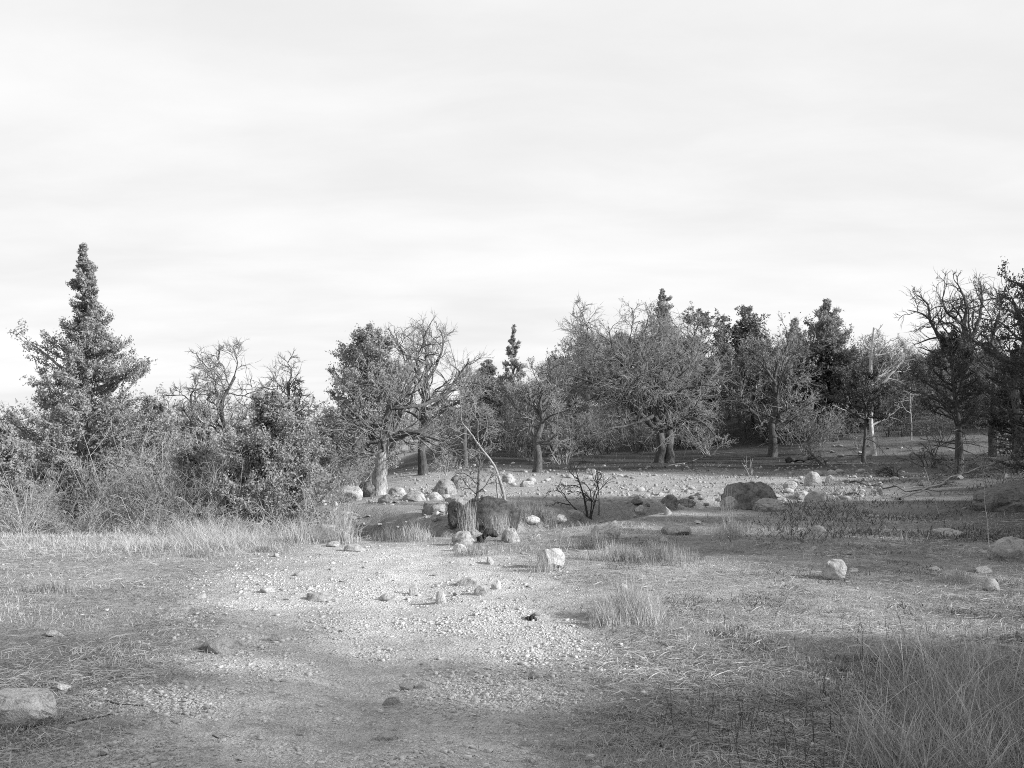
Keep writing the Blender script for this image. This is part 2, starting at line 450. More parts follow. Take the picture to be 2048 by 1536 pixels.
# ------------------------------------------------------------------ oaks
def oak(name, seed, base, trunks, crown, limbs=(), n_limb=6, k2=7, k3=6, k4=5, gn=0.26, tw=0.006, leaf=0, leaf_size=0.07,
        mats=('bark', 'bark', 'twig', 'leaf'), droop=0.0, label='', group=None, limb_r=0.42, cat='tree', sides=9):
    """trunks: list of (points rel. base, r0, r1); crown: (centre, radii) rel. base; limbs: explicit (points, r0, r1)"""
    g = np.random.default_rng(seed)
    root = bpy.data.objects.new(name, None); col.objects.link(root); root.location = tuple(base)
    root.empty_display_size = 0.2
    tag(root, label, cat, group)
    cc, cr = np.asarray(crown[0], float), np.asarray(crown[1], float)
    lp, lr = [], []
    NT = 14
    for pts, r0, r1 in trunks:
        P = resample(pts, NT, g, r0 * 0.10)
        s = np.linspace(0, 1, NT)
        R = r0 + (r1 - r0) * s + r0 * 0.25 * np.exp(-s * 22)
        P[0, 2] -= 0.12
        b = Buf(); V, Q = tubes(P[None], R[None], sides)
        V = V + vnoise3(V * 9.0)[:, None] * nrm(V - np.repeat(P, sides, 0)) * r0 * 0.3
        b.add(V, Q); b.build('trunk', M[mats[0]], root)
        # limbs leave the upper part of the trunk
        o, d, r, t, _ = kids(g, P[None], R[None], n_limb, 0.42, 1.0, 30, 75)
        d[-1] = P[-1] - P[-2]; o[-1] = P[-1]
        d = nrm(d + np.array([0, 0, 0.25]))
        L = ell(o, d, cc, cr) * g.uniform(0.6, 1.08, len(o))
        keep = L > 0.3
        o, d, r, L = o[keep], d[keep], r[keep], L[keep]
        if len(o):
            Pl = grow(g, o, d, L * 1.06, 12, gn * 0.9, np.array([0, 0, 0.03 - droop * 0.05]))
            Rl = taper(np.maximum(r * limb_r * g.uniform(0.7, 1.15, len(o)), tw * 3), np.full(len(o), tw * 1.6), 12)
            lp.append(Pl); lr.append(Rl)
    for pts, r0, r1 in limbs:
        P = resample(pts, 12, g, r0 * 0.22)
        lp.append(P[None]); lr.append(np.linspace(r0, r1, 12)[None])
    LP, LR = np.concatenate(lp), np.concatenate(lr)
    o, d, r, t, pi = kids(g, LP, LR, k2, 0.15, 1.0, 28, 72)
    lenL = np.linalg.norm(np.diff(LP, axis=1), axis=2).sum(1)
    d = nrm(d + np.array([0, 0, 0.12 - droop * 0.2]))
    L2 = np.minimum(lenL[pi] * 0.62 * (1.1 - 0.55 * t) * g.uniform(0.6, 1.2, len(t)), ell(o, d, cc, cr * 1.12) * g.uniform(.7, 1.1, len(o)))
    L2 = np.maximum(L2, 0.12)
    P2 = grow(g, o, d, L2, 7, gn, np.array([0, 0, 0.02 - droop * 0.05]))
    R2 = taper(np.maximum(r * 0.6, tw * 1.6), np.full(len(o), tw * 1.1), 7)
    for i in range(len(LP)):
        b = Buf(); b.tube(LP[i:i + 1], LR[i:i + 1], 6); b.tube(P2[pi == i], R2[pi == i], 4)
        b.build('limb', M[mats[1]], root)
    o, d, r, t, p3 = kids(g, P2, R2, k3, 0.12, 1.0, 20, 58)
    d = nrm(d + np.array([0, 0, 0.08 - droop * 0.25]))
    L3 = np.maximum(L2[p3] * 0.55 * (1.1 - 0.5 * t) * g.uniform(0.6, 1.3, len(t)), 0.12)
    L3 = np.minimum(L3, np.maximum(ell(o, d, cc, cr * 1.2), 0.1))
    P3 = grow(g, o, d, L3, 4, gn * 0.9, np.array([0, 0, -droop * 0.08]))
    R3 = taper(np.maximum(r * 0.6, tw), np.full(len(o), tw * 0.8), 4)
    b = Buf(); b.tube(P3, R3, 3)
    if k4:
        o, d, r, t, p4 = kids(g, P3, R3, k4, 0.1, 1.0, 14, 48)
        L4 = np.maximum(L3[p4] * 0.75 * g.uniform(0.5, 1.3, len(t)), 0.07)
        P4 = grow(g, o, nrm(d + np.array([0, 0, 0.05 - droop * 0.3])), L4, 3, gn * 0.8, np.array([0, 0, -droop * 0.08]))
        R4 = taper(np.full(len(o), tw * 0.85), np.full(len(o), tw * 0.45), 3)
        b.tube(P4, R4, 3)
    else:
        P4 = P3
    cr_o = b.build('crown', M[mats[2]], root)
    if leaf:
        q = g.integers(0, len(P4), leaf)
        tip = P4[q, -1] + g.normal(0, 0.035, (leaf, 3))
        lb = Buf(); lb.add(*leaves(g, tip, nrm(P4[q, -1] - P4[q, 0]), leaf_size, leaf_size * 0.6, 0.0, 0.9))
        lb.build('foliage', M[mats[3]], cr_o, False)
    return root

# ------------------------------------------------------------------ cedars
def cedar(name, seed, base, height, prof, nb=90, per=26, leaf=0.06, sigma=0.07, bare=0.05, r0=0.11, mats=('cedar_bark', 'cedar'), lean=(0, 0),
          label='', group=None, dense=7, elev=(2, 52), gn=0.14, inner=0.25, dead_low=0, foliage_from=0.0, density_pow=0.8):
    """prof: list of (t, left, right, depth) radii at relative height t"""
    g = np.random.default_rng(seed)
    root = bpy.data.objects.new(name, None); col.objects.link(root); root.location = tuple(base); root.empty_display_size = 0.2
    tag(root, label, 'tree', group)
    NT = 16
    s = np.linspace(0, 1, NT)
    T = np.stack([lean[0] * s + 0.02 * height * np.sin(s * 5 + seed), lean[1] * s + 0.015 * height * np.cos(s * 4 + seed), s * height], 1)
    T[0, :2] = 0; T[0, 2] -= 0.15
    R = r0 * (1 - 0.93 * s) + r0 * 0.4 * np.exp(-s * 16)
    b = Buf(); b.tube(T[None], R[None], 8); b.build('trunk', M[mats[0]], root)
    prof = np.array(prof, float)
    t = bare + (1 - bare) * (np.arange(nb) + g.random(nb)) / nb
    t = bare + (t - bare) ** (1.0) * 1.0
    t = np.minimum(t, 0.995)
    phi = np.arange(nb) * 2.39996 + g.normal(0, 0.3, nb)
    rl, rr, rd_ = (np.interp(t, prof[:, 0], prof[:, k]) for k in (1, 2, 3))
    cx, sx = np.cos(phi), np.sin(phi)
    rx = np.where(cx > 0, rr, rl)
    rad = 1.0 / np.sqrt((cx / np.maximum(rx, .02)) ** 2 + (sx / np.maximum(rd_, .02)) ** 2)
    L = rad * np.where(rad < .35, g.uniform(0.35, 1.5, nb), g.uniform(0.5, 1.12, nb))
    f = t * (NT - 1); i = np.minimum(f.astype(int), NT - 2); u = (f - i)[:, None]
    o = T[i] * (1 - u) + T[i + 1] * u
    el = np.radians(elev[0] + (elev[1] - elev[0]) * t ** 1.3 + g.normal(0, 9, nb))
    d = np.stack([cx * np.cos(el), sx * np.cos(el), np.sin(el)], 1)
    o[:, 2] -= L * np.sin(el) * 0.6
    P1 = grow(g, o, d, L, 8, gn, np.array([0, 0, 0.05]))
    R1 = taper(np.maximum(0.03 * L, 0.006), np.full(nb, 0.004), 8)
    b = Buf(); b.tube(P1, R1, 4)
    o2, d2, r2, t2, p2 = kids(g, P1, R1, dense, inner, 1.0, 22, 60)
    L2 = np.maximum(L[p2] * 0.42 * (1.15 - 0.7 * t2) * g.uniform(0.6, 1.3, len(t2)), 0.04)
    P2 = grow(g, o2, nrm(d2 + np.array([0, 0, 0.18])), L2, 5, gn, np.array([0, 0, 0.1]))
    R2 = taper(np.maximum(r2 * 0.5, 0.005), np.full(len(o2), 0.003), 5)
    b.tube(P2, R2, 3)
    crown = b.build('crown', M[mats[0]], root)
    if dead_low:
        m = dead_low
        tt = g.uniform(0.04, max(bare, 0.1), m); ph = g.uniform(0, 2 * math.pi, m)
        f = tt * (NT - 1); i = f.astype(int); o = T[i] + (T[i + 1] - T[i]) * (f - i)[:, None]
        dd = np.stack([np.cos(ph), np.sin(ph), g.normal(0.05, 0.2, m)], 1)
        PD = grow(g, o, dd, g.uniform(0.5, 1.0, m) * prof[:, 1:3].max() * 0.9, 8, 0.1, np.array([0, 0, -0.02]))
        RD = taper(np.full(m, 0.018), np.full(m, 0.004), 8)
        o, d, r, t3, pd_ = kids(g, PD, RD, 6, 0.3, 1.0, 20, 60)
        PT = grow(g, o, d, g.uniform(0.15, 0.5, len(o)), 5, 0.15, np.array([0, 0, -0.02]))
        for k in range(m):
            bb = Buf(); bb.tube(PD[k:k + 1], RD[k:k + 1], 4)
            bb.tube(PT[pd_ == k], taper(np.full(6, 0.006), np.full(6, 0.003), 5), 3)
            bb.build('dead_branch', M['bark_dark'] if 'dark' in mats[1] else M['twig'], root)
    # foliage: clumps of small scaly sprays round the branchlets
    keep = t[p2] > foliage_from
    Pc = np.concatenate([P2[keep][:, k] for k in (1, 3, 4)] + [P1[:, 7]])
    Dc = np.concatenate([nrm(P2[keep][:, 4] - P2[keep][:, 0])] * 3 + [nrm(P1[:, 7] - P1[:, 4])])
    Lc = np.concatenate([L[p2][keep]] * 3 + [L])
    q = np.repeat(np.arange(len(Pc)), per)
    size = (g.uniform(0.7, 1.35, len(Pc)) * np.clip(Lc / .55, .35, 1))[q][:, None] * sigma
    v = nrm(g.normal(0, 1, (len(q), 3)))
    C = Pc[q] + (v * np.array([1, 1, .75]) * g.uniform(.35, 1.15, (len(q), 1)) + Dc[q] * g.normal(0, .6, (len(q), 1))) * size * 1.5
    nn = nrm(v + g.normal(0, .45, v.shape))                # scaly sprays face outwards from their clump
    ax = nrm(np.cross(nn, g.normal(0, 1, v.shape)) + Dc[q] * .4 + np.array([0, 0, .25]))
    sd = nrm(np.cross(nn, ax))
    l = leaf * g.uniform(.6, 1.35, (len(q), 1)); w_ = leaf * .34 * g.uniform(.6, 1.3, (len(q), 1))
    lb = Buf(); lb.add(np.stack([C - sd * w_ - ax * l * .4, C + sd * w_ - ax * l * .4, C + ax * l * .6], 1).reshape(-1, 3), np.arange(3 * len(q)).reshape(-1, 3))
    lb.build('foliage', M[mats[1]], crown, False)
    return root

# ------------------------------------------------------------------ brush
def brush(name, seed, base, height, spread, stems=14, k2=6, k3=5, k4=2, tw=0.004, mat='twig_brush', label='', group=None, gn=0.12, arch=0.05, cat='shrub', leaf=0):
    g = np.random.default_rng(seed)
    root = bpy.data.objects.new(name, None); col.objects.link(root); root.location = tuple(base); root.empty_display_size = 0.2
    tag(root, label, cat, group)
    ph = g.uniform(0, 2 * math.pi, stems)
    o = np.stack([np.cos(ph), np.sin(ph), np.zeros(stems)], 1) * g.uniform(0.0, 0.2, (stems, 1)) * spread
    o[:, 2] -= 0.06
    out = g.uniform(0.1, 1.0, stems)[:, None] * spread / height
    d = np.concatenate([np.stack([np.cos(ph), np.sin(ph)], 1) * out, np.ones((stems, 1))], 1)
    L = height * g.uniform(0.7, 1.15, stems)
    P = grow(g, o, d, L, 10, gn, np.array([0, 0, -arch]))
    R = taper(np.full(stems, tw * 2.4), np.full(stems, tw), 10)
    for k in range(stems):
        b = Buf(); b.tube(P[k:k + 1], R[k:k + 1], 5); b.build('stem', M[mat], root)
    b = Buf()
    o, d, r, t, p = kids(g, P, R, k2, 0.2, 1.0, 20, 60)
    L2 = L[p] * 0.45 * (1.15 - 0.7 * t) * g.uniform(0.6, 1.2, len(t))
    P2 = grow(g, o, d, L2, 6, gn, np.array([0, 0, -arch * 0.6])); R2 = taper(np.full(len(o), tw * 1.3), np.full(len(o), tw * 0.7), 6)
    b.tube(P2, R2, 3)
    o, d, r, t, p = kids(g, P2, R2, k3, 0.15, 1.0, 20, 60)
    L3 = np.maximum(L2[p] * 0.5 * g.uniform(0.5, 1.2, len(t)), 0.08)
    P3 = grow(g, o, d, L3, 4, gn, np.array([0, 0, -arch * 0.6])); R3 = taper(np.full(len(o), tw * 0.8), np.full(len(o), tw * 0.45), 4)
    b.tube(P3, R3, 3)
    if k4:
        o, d, r, t, p = kids(g, P3, R3, k4, 0.15, 1.0, 20, 60)
        P4 = grow(g, o, d, np.maximum(L3[p] * 0.6 * g.uniform(0.5, 1.2, len(t)), 0.05), 3, gn, np.zeros(3))
        b.tube(P4, taper(np.full(len(o), tw * 0.6), np.full(len(o), tw * 0.4), 3), 3)
    tw_o = b.build('crown', M[mat], root)
    if leaf:
        q = g.integers(0, len(P3), leaf)
        lb = Buf(); lb.add(*leaves(g, P3[q, -1], nrm(P3[q, -1] - P3[q, 0]), 0.05, 0.03, 0.0, 0.9)); lb.build('foliage', M['leaf'], tw_o, False)
    return root

def tree_base(px, Y):
    x = (px - CX) / F * Y
    return np.array([x, Y, float(H(x, Y))])
def rel(base, pts, Y=None, dy=None):
    """photo points at the tree's own distance -> points relative to its base"""
    out = []
    for k, p in enumerate(pts):
        yy = (Y or base[1]) + (dy[k] if dy is not None else (p[2] if len(p) > 2 else 0))
        out.append(px_at(p[0], p[1], yy) - base)
    return np.array(out)

# ================================================================== TREES
# ---- the tall spired cedar on the left
B = tree_base(146, 21.0)
Ht = px_at(173, 493, 21.0)[2] - B[2]
zt = lambda py, Y=21.0, b=None: (px_at(0, py, Y)[2] - B[2]) / Ht
cedar('cedar_tree', 11, B, Ht, [(0, .9, .9, 0.9), (zt(1010), 1.3, 1.5, 1.3), (zt(900), 1.55, 1.6, 1.4), (zt(800), 1.75, 1.45, 1.3), (zt(760), 1.85, 1.30, 1.1), (zt(715), 1.7, 1.1, .95),
      (zt(690), 0.80, 0.75, 0.6), (zt(665), 0.40, 0.38, 0.4), (zt(645), 0.66, 0.46, 0.5), (zt(622), 0.28, 0.26, 0.28), (zt(560), 0.21, 0.19, 0.2), (zt(520), 0.09, 0.10, 0.1), (zt(505), .05, .05, .05), (1, 0.01, 0.01, 0.01)],
      nb=190, per=24, leaf=0.05, sigma=0.06, r0=0.15, lean=(0.27, 0), dense=7, elev=(-4, 38), bare=0.10,
      label='tall grey cedar with a narrow spire at the left edge')
# ---- cedars and bushes of the left thicket
def cedar_px(seed, px, Y, top, wl_, wr_, label, nb=110, per=16, dark=False, leaf=0.055, sigma=0.055, shape=None, **kw):
    b = tree_base(px, Y); s_ = Y / F
    h = px_at(px, top, Y)[2] - b[2]
    wl_, wr_ = wl_ * s_, wr_ * s_
    wd = (wl_ + wr_) / 2
    shape = shape or [(0, .55), (.15, .85), (.35, 1), (.6, .85), (.8, .5), (.93, .22), (1, .05)]
    return cedar('cedar_tree', seed, b, h, [(t, wl_ * q, wr_ * q, wd * q) for t, q in shape], nb=nb, per=per, leaf=leaf, sigma=sigma,
                 mats=('bark_dark', 'cedar_shade_dark') if dark else ('cedar_bark', 'cedar'), label=label, **kw)
bushy = [(0, .75), (.12, .95), (.35, 1), (.6, .85), (.8, .6), (.93, .3), (1, .08)]
cedar_px(21, 540, 16.4, 790, 170, 140, 'rounded bushy cedar at the right end of the left thicket', nb=150, per=26, shape=bushy, r0=0.09, gn=0.22, dense=7, elev=(-2, 45), leaf=0.042, sigma=0.055)
cedar_px(22, 400, 17.6, 868, 150, 140, 'low spreading cedar between the spired cedar and the bushy cedar', nb=90, per=24, shape=bushy, r0=0.07, gn=0.22, leaf=.045, sigma=.06)
cedar_px(23, 300, 24.0, 800, 120, 120, 'short cedar just right of the spired cedar', nb=80, per=20, shape=bushy, r0=0.08, gn=0.22, leaf=.05, sigma=.065)
cedar_px(24, 20, 19.0, 850, 130, 120, 'cedar bush cut by the left edge below the spired cedar', nb=80, per=20, shape=bushy, r0=0.08, gn=0.22, leaf=.05, sigma=.065)
# cedar behind the bright-trunked oak
cedar_px(25, 745, 27.0, 655, 118, 85, 'broad clumpy cedar rising behind the pale-trunked oak', nb=120, per=24, shape=[(0, .3), (.15, .7), (.4, 1), (.6, .95), (.75, .8), (.86, .62), (.92, .25), (1, .04)], r0=0.14, bare=.12, leaf=.06, sigma=.08, gn=.2)
cedar_px(26, 1030, 46.0, 652, 60, 62, 'slender cedar spire in the gap left of the big oak', nb=64, per=10, shape=[(0, .8), (.3, 1), (.55, .75), (.66, .38), (.8, .3), (.92, .16), (1, .03)], r0=.12, leaf=.085, sigma=.07, gn=.2)
cedar_px(27, 975, 44.0, 722, 55, 45, 'dark full cedar left of the slender cedar spire', nb=80, per=12, r0=.14, leaf=.11, sigma=.1)
cedar_px(28, 1320, 47.0, 578, 70, 72, 'pointed cedar whose tip stands above the double-trunked oak', nb=84, per=10, r0=.15, bare=.25, leaf=.085, sigma=.075, gn=.22)
cedar_px(29, 1648, 44.0, 602, 95, 95, 'tall full cedar behind the dead white tree', nb=110, per=13, shape=[(0, .4), (.2, .8), (.45, 1), (.65, .8), (.8, .5), (.92, .22), (1, .04)], r0=.15, bare=.18, leaf=.085, sigma=.075, gn=.22)
cedar_px(30, 1590, 47.0, 640, 55, 60, 'narrow cedar left of the tall full cedar', nb=80, per=12, r0=.16, bare=.2, leaf=.1, sigma=.09)
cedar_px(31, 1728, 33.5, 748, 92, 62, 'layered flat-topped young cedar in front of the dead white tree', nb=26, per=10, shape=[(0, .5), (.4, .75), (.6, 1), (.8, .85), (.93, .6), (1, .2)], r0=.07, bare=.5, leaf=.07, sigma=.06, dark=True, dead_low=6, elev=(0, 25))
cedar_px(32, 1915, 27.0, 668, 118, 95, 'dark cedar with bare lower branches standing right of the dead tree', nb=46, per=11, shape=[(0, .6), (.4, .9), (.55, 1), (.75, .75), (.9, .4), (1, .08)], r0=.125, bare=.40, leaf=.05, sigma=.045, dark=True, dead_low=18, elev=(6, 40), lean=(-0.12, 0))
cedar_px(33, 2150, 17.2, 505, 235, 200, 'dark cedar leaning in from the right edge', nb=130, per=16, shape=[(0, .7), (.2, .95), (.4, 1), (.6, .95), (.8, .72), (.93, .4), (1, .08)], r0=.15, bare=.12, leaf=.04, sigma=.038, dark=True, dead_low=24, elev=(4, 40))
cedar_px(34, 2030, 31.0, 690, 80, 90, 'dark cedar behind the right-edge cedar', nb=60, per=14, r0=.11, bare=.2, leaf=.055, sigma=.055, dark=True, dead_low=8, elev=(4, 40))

# ---- the pale-trunked oak in front, low and spreading
B = tree_base(760, 21.2)
oak('oak_tree', 41, B, [(rel(B, [(760, 992), (759, 950), (764, 905), (772, 880), (782, 868)]), .155, .10)],
    ((rel(B, [(800, 845)])[0]), (1.85, 1.6, 1.15)),
    limbs=[(rel(B, [(770, 890), (745, 884), (722, 900), (700, 925, -.3)]), .05, .012), (rel(B, [(775, 880), (800, 876), (820, 866, -.2), (850, 872, -.3), (900, 890, -.5)]), .075, .012),
           (rel(B, [(780, 870), (772, 840), (780, 812), (800, 800), (815, 770, .2), (840, 745, .3)]), .085, .012), (rel(B, [(780, 815), (830, 812), (870, 800, .3), (910, 780, .5), (950, 770, .6)]), .06, .01),
           (rel(B, [(776, 850), (740, 845, -.3), (700, 850, -.6), (655, 870, -.9)]), .045, .01), (rel(B, [(784, 800), (760, 770), (735, 765), (700, 780, .4)]), .04, .01),
           (rel(B, [(770, 895), (740, 912, -.5), (690, 915, -.8), (650, 905, -1.0)]), .035, .01)],
    n_limb=4, k2=8, k3=6, k4=4, tw=.0042, mats=('bark_pale', 'bark', 'twig', 'leaf'), droop=.25, leaf=500, leaf_size=.05, label='low spreading oak with a pale lit trunk among boulders')
# ---- tall bare oak behind it
B = tree_base(848, 28.5)
oak('oak_tree', 42, B, [(rel(B, [(846, 950), (843, 900), (848, 850), (848, 800), (852, 765)]), .125, .07)],
    (rel(B, [(862, 735)])[0], (1.45, 1.35, 1.5)),
    limbs=[(rel(B, [(850, 770), (855, 730), (850, 690), (845, 650)]), .07, .012), (rel(B, [(848, 790), (835, 750), (815, 715), (790, 680), (775, 655)]), .06, .012),
           (rel(B, [(852, 765), (875, 725), (885, 690), (882, 660)]), .05, .01), (rel(B, [(850, 820), (885, 800), (905, 770), (925, 740), (940, 715)]), .07, .012),
           (rel(B, [(848, 850), (870, 832), (895, 815, -.3), (930, 795, -.5), (960, 790, -.6)]), .07, .012)],
    n_limb=7, k2=9, k3=6, k4=4, tw=.0055, label='tall bare oak with upswept limbs behind the pale-trunked oak', mats=('bark_dark', 'bark', 'twig', 'leaf'))
# ---- bare crowns above the thicket
def oak_px(seed, px, Y, base_py, top, wl_, wr_, label, fork=.35, tr=.14, lean=0, name='oak_tree', low=None, **kw):
    b = tree_base(px, Y); s_ = Y / F
    h = px_at(px, top, Y)[2] - b[2]
    g = np.random.default_rng(seed)
    hf = h * fork
    low = (low if low is not None else fork * .75) * h
    pts = np.array([(0, 0, 0), (lean * .3 + g.normal(0, .05), g.normal(0, .05), hf * .5), (lean * .6, g.normal(0, .08), hf), (lean + g.normal(0, .12), g.normal(0, .1), hf + (h - hf) * .35), (lean * 1.2 + g.normal(0, .2), 0, hf + (h - hf) * .62)])
    cw = (wl_ + wr_) / 2 * s_
    c = np.array([(wr_ - wl_) / 2 * s_, 0, (h + low) / 2])
    return oak(name, seed, b, [(pts, tr, tr * .38)], (c, (cw, cw * .9, (h - low) / 2)), label=label, **kw)
oak_px(43, 455, 27, 0, 678, 85, 85, 'bare crooked oak crown rising above the left thicket', tr=.10, n_limb=13, k2=9, k3=6, k4=4, tw=.0055, gn=.30, mats=('bark_dark', 'bark', 'twig', 'leaf'), fork=.45)
oak_px(44, 372, 28, 0, 722, 48, 40, 'small bare oak left of the bare crooked crown', tr=.075, n_limb=11, k2=8, k3=6, k4=4, tw=.0055, gn=.30, mats=('bark_dark', 'bark', 'twig', 'leaf'), fork=.45)
oak_px(45, 572, 27, 0, 702, 60, 55, 'bare twisted oak behind the rounded bushy cedar', tr=.085, n_limb=12, k2=8, k3=6, k4=4, tw=.0055, gn=.30, mats=('bark_dark', 'bark', 'twig', 'leaf'), fork=.45)
oak_px(46, 930, 33, 0, 715, 60, 55, 'fine-twigged bare oak between the tall bare oak and the dark cedars', tr=.1, n_limb=9, k2=8, k3=6, k4=4, tw=.0065, fork=.4)
# ---- oak with a straight trunk and one broken limb
B = tree_base(1075, 30.0)
oak('oak_tree', 47, B, [(rel(B, [(1075, 944), (1078, 912), (1074, 880), (1085, 845), (1080, 810), (1086, 775)]), .125, .04)],
    (rel(B, [(1080, 830)])[0], (1.25, 1.2, 1.05)),
    limbs=[(rel(B, [(1078, 885), (1095, 884), (1115, 878), (1105, 862)]), .075, .03), (rel(B, [(1076, 880), (1055, 850), (1035, 820), (1010, 790)]), .05, .01), (rel(B, [(1082, 840), (1060, 800), (1050, 770)]), .04, .01),
           (rel(B, [(1084, 810), (1110, 780, .3), (1130, 765, .4)]), .045, .01)],
    n_limb=8, k2=7, k3=6, k4=4, tw=.0055, label='straight oak trunk with a broken limb between pale boulders and the big oak', leaf=300, mats=('bark', 'bark', 'twig', 'leaf'))
# ---- the big double-trunked oak
B = tree_base(1325, 35.0)
oak('oak_tree', 48, B, [(rel(B, [(1318, 927), (1322, 895), (1315, 850), (1300, 800), (1290, 750)]), .18, .09), (rel(B, [(1338, 926), (1340, 890), (1338, 850), (1335, 800), (1340, 750)]), .165, .085)],
    (rel(B, [(1300, 760)])[0], (2.75, 2.5, 2.3)),
    limbs=[(rel(B, [(1320, 860), (1280, 830), (1230, 790, -.5), (1170, 760, -.8), (1120, 745, -1)]), .12, .012), (rel(B, [(1338, 855), (1365, 840, -.8), (1395, 838, -1.2), (1420, 860, -1.5), (1440, 885, -1.6)]), .12, .012),
           (rel(B, [(1335, 790), (1300, 765, -.8), (1325, 788, -1.4), (1335, 760, -1.7)]), .09, .02), (rel(B, [(1300, 790), (1250, 740), (1225, 700), (1215, 650)]), .09, .012),
           (rel(B, [(1295, 760), (1270, 710), (1290, 660), (1300, 620)]), .08, .012), (rel(B, [(1340, 760), (1370, 710), (1390, 670), (1400, 640)]), .08, .012), (rel(B, [(1310, 830), (1260, 850, -1), (1210, 860, -1.6), (1180, 880, -1.8)]), .08, .012),
           (rel(B, [(1335, 840), (1350, 860, -1.5), (1330, 880, -2.2), (1310, 900, -2.5)]), .05, .01)],
    n_limb=10, k2=9, k3=8, k4=4, tw=.0055, droop=.35, label='big double-trunked oak with a wide dense crown of drooping twigs', leaf=300, leaf_size=.06, limb_r=.35)
oak_px(49, 1175, 42, 0, 590, 90, 70, 'tall bare oak with a rounded crown left of the double-trunked oak', tr=.16, n_limb=11, k2=9, k3=6, k4=4, tw=.0075, fork=.35)
oak_px(50, 1262, 45, 0, 605, 50, 50, 'bare oak crown just left of the pointed cedar tip', tr=.13, n_limb=9, k2=8, k3=5, k4=4, tw=.0075, fork=.4, leaf=500, leaf_size=.09)
# ---- leafy oaks behind
LM = ('bark_dark', 'bark_dark', 'bark', 'leaf')
oak_px(51, 1400, 44, 0, 600, 60, 55, 'oak still holding dark leaves right of the pointed cedar', tr=.13, n_limb=9, k2=8, k3=5, k4=3, tw=.008, gn=.34, fork=.4, leaf=9000, leaf_size=.11, mats=LM)
oak_px(52, 1487, 45, 0, 605, 55, 60, 'oak with clumps of dark leaves on twisted limbs above the forked oak', tr=.13, n_limb=9, k2=8, k3=5, k4=3, tw=.008, gn=.34, fork=.4, leaf=9000, leaf_size=.11, mats=LM)
B = tree_base(1545, 37.5)
oak('oak_tree', 53, B, [(rel(B, [(1545, 907), (1547, 880), (1542, 850), (1554, 815), (1549, 770), (1558, 720)]), .15, .05)],
    (rel(B, [(1545, 745)])[0], (2.0, 1.8, 1.95)),
    limbs=[(rel(B, [(1546, 862), (1520, 835), (1495, 815), (1480, 795), (1462, 790)]), .09, .02), (rel(B, [(1550, 860), (1575, 842), (1600, 822), (1625, 800)]), .09, .015), (rel(B, [(1553, 850), (1562, 825), (1580, 812), (1610, 808)]), .07, .012),
           (rel(B, [(1552, 770), (1530, 735), (1505, 715), (1480, 700)]), .06, .01), (rel(B, [(1555, 730), (1575, 690), (1570, 650)]), .06, .01)],
    n_limb=8, k2=8, k3=6, k4=4, tw=.0065, label='dark forked oak with two low limbs right of the double-trunked oak', leaf=1500, leaf_size=.08, mats=('bark_dark', 'bark', 'twig', 'leaf'))
# ---- right: bare dark oak
B = tree_base(1933, 42.0)
oak('oak_tree', 54, B, [(rel(B, [(1935, 852), (1932, 800), (1930, 740), (1935, 690), (1925, 640)]), .25, .10)],
    (rel(B, [(1925, 665)])[0], (2.6, 2.2, 2.25)),
    limbs=[(rel(B, [(1932, 745), (1900, 700), (1875, 665), (1850, 630), (1815, 620)]), .13, .012), (rel(B, [(1860, 645), (1855, 610), (1835, 590), (1820, 600)]), .06, .01), (rel(B, [(1928, 650), (1932, 610), (1920, 575), (1905, 555)]), .09, .01),
           (rel(B, [(1932, 690), (1955, 650), (1965, 600), (1960, 560)]), .10, .012), (rel(B, [(1930, 720), (1895, 720), (1870, 740), (1835, 745)]), .07, .01), (rel(B, [(1935, 700), (1980, 670), (2010, 640), (2030, 610)]), .08, .01), (rel(B, [(1928, 650), (1900, 630), (1885, 600), (1895, 570)]), .07, .01)],
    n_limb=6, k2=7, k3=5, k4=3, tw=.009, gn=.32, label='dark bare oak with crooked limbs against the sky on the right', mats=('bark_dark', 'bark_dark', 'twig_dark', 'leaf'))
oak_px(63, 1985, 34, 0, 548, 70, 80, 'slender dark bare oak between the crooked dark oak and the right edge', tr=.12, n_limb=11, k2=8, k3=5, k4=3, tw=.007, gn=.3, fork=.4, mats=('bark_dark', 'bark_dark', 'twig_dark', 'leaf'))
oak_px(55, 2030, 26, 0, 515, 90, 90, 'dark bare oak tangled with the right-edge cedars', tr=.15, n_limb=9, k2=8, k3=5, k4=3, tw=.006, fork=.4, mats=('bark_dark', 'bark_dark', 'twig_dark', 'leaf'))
# ---- bleached dead tree
B = tree_base(1748, 35.5)
oak('dead_tree', 56, B, [(rel(B, [(1748, 905), (1742, 850), (1743, 790), (1741, 730), (1745, 685), (1748, 655)]), .085, .03)],
    (rel(B, [(1750, 760)])[0], (1.3, 1.1, 2.0)),
    limbs=[(rel(B, [(1744, 780), (1765, 768), (1785, 745), (1806, 722)]), .07, .02), (rel(B, [(1742, 755), (1765, 750), (1790, 735)]), .035, .012), (rel(B, [(1742, 712), (1770, 708), (1815, 690)]), .04, .01), (rel(B, [(1742, 700), (1728, 690), (1735, 672), (1760, 665)]), .035, .01),
           (rel(B, [(1744, 770), (1790, 775), (1830, 790)]), .03, .008), (rel(B, [(1745, 840), (1700, 825), (1665, 810)]), .035, .01), (rel(B, [(1745, 850), (1775, 835), (1800, 815)]), .04, .012)],
    n_limb=3, k2=4, k3=3, k4=0, tw=.008, mats=('dead', 'dead', 'dead', 'leaf'), label='bleached white dead tree with broken branches')
B = tree_base(1822, 40.0)
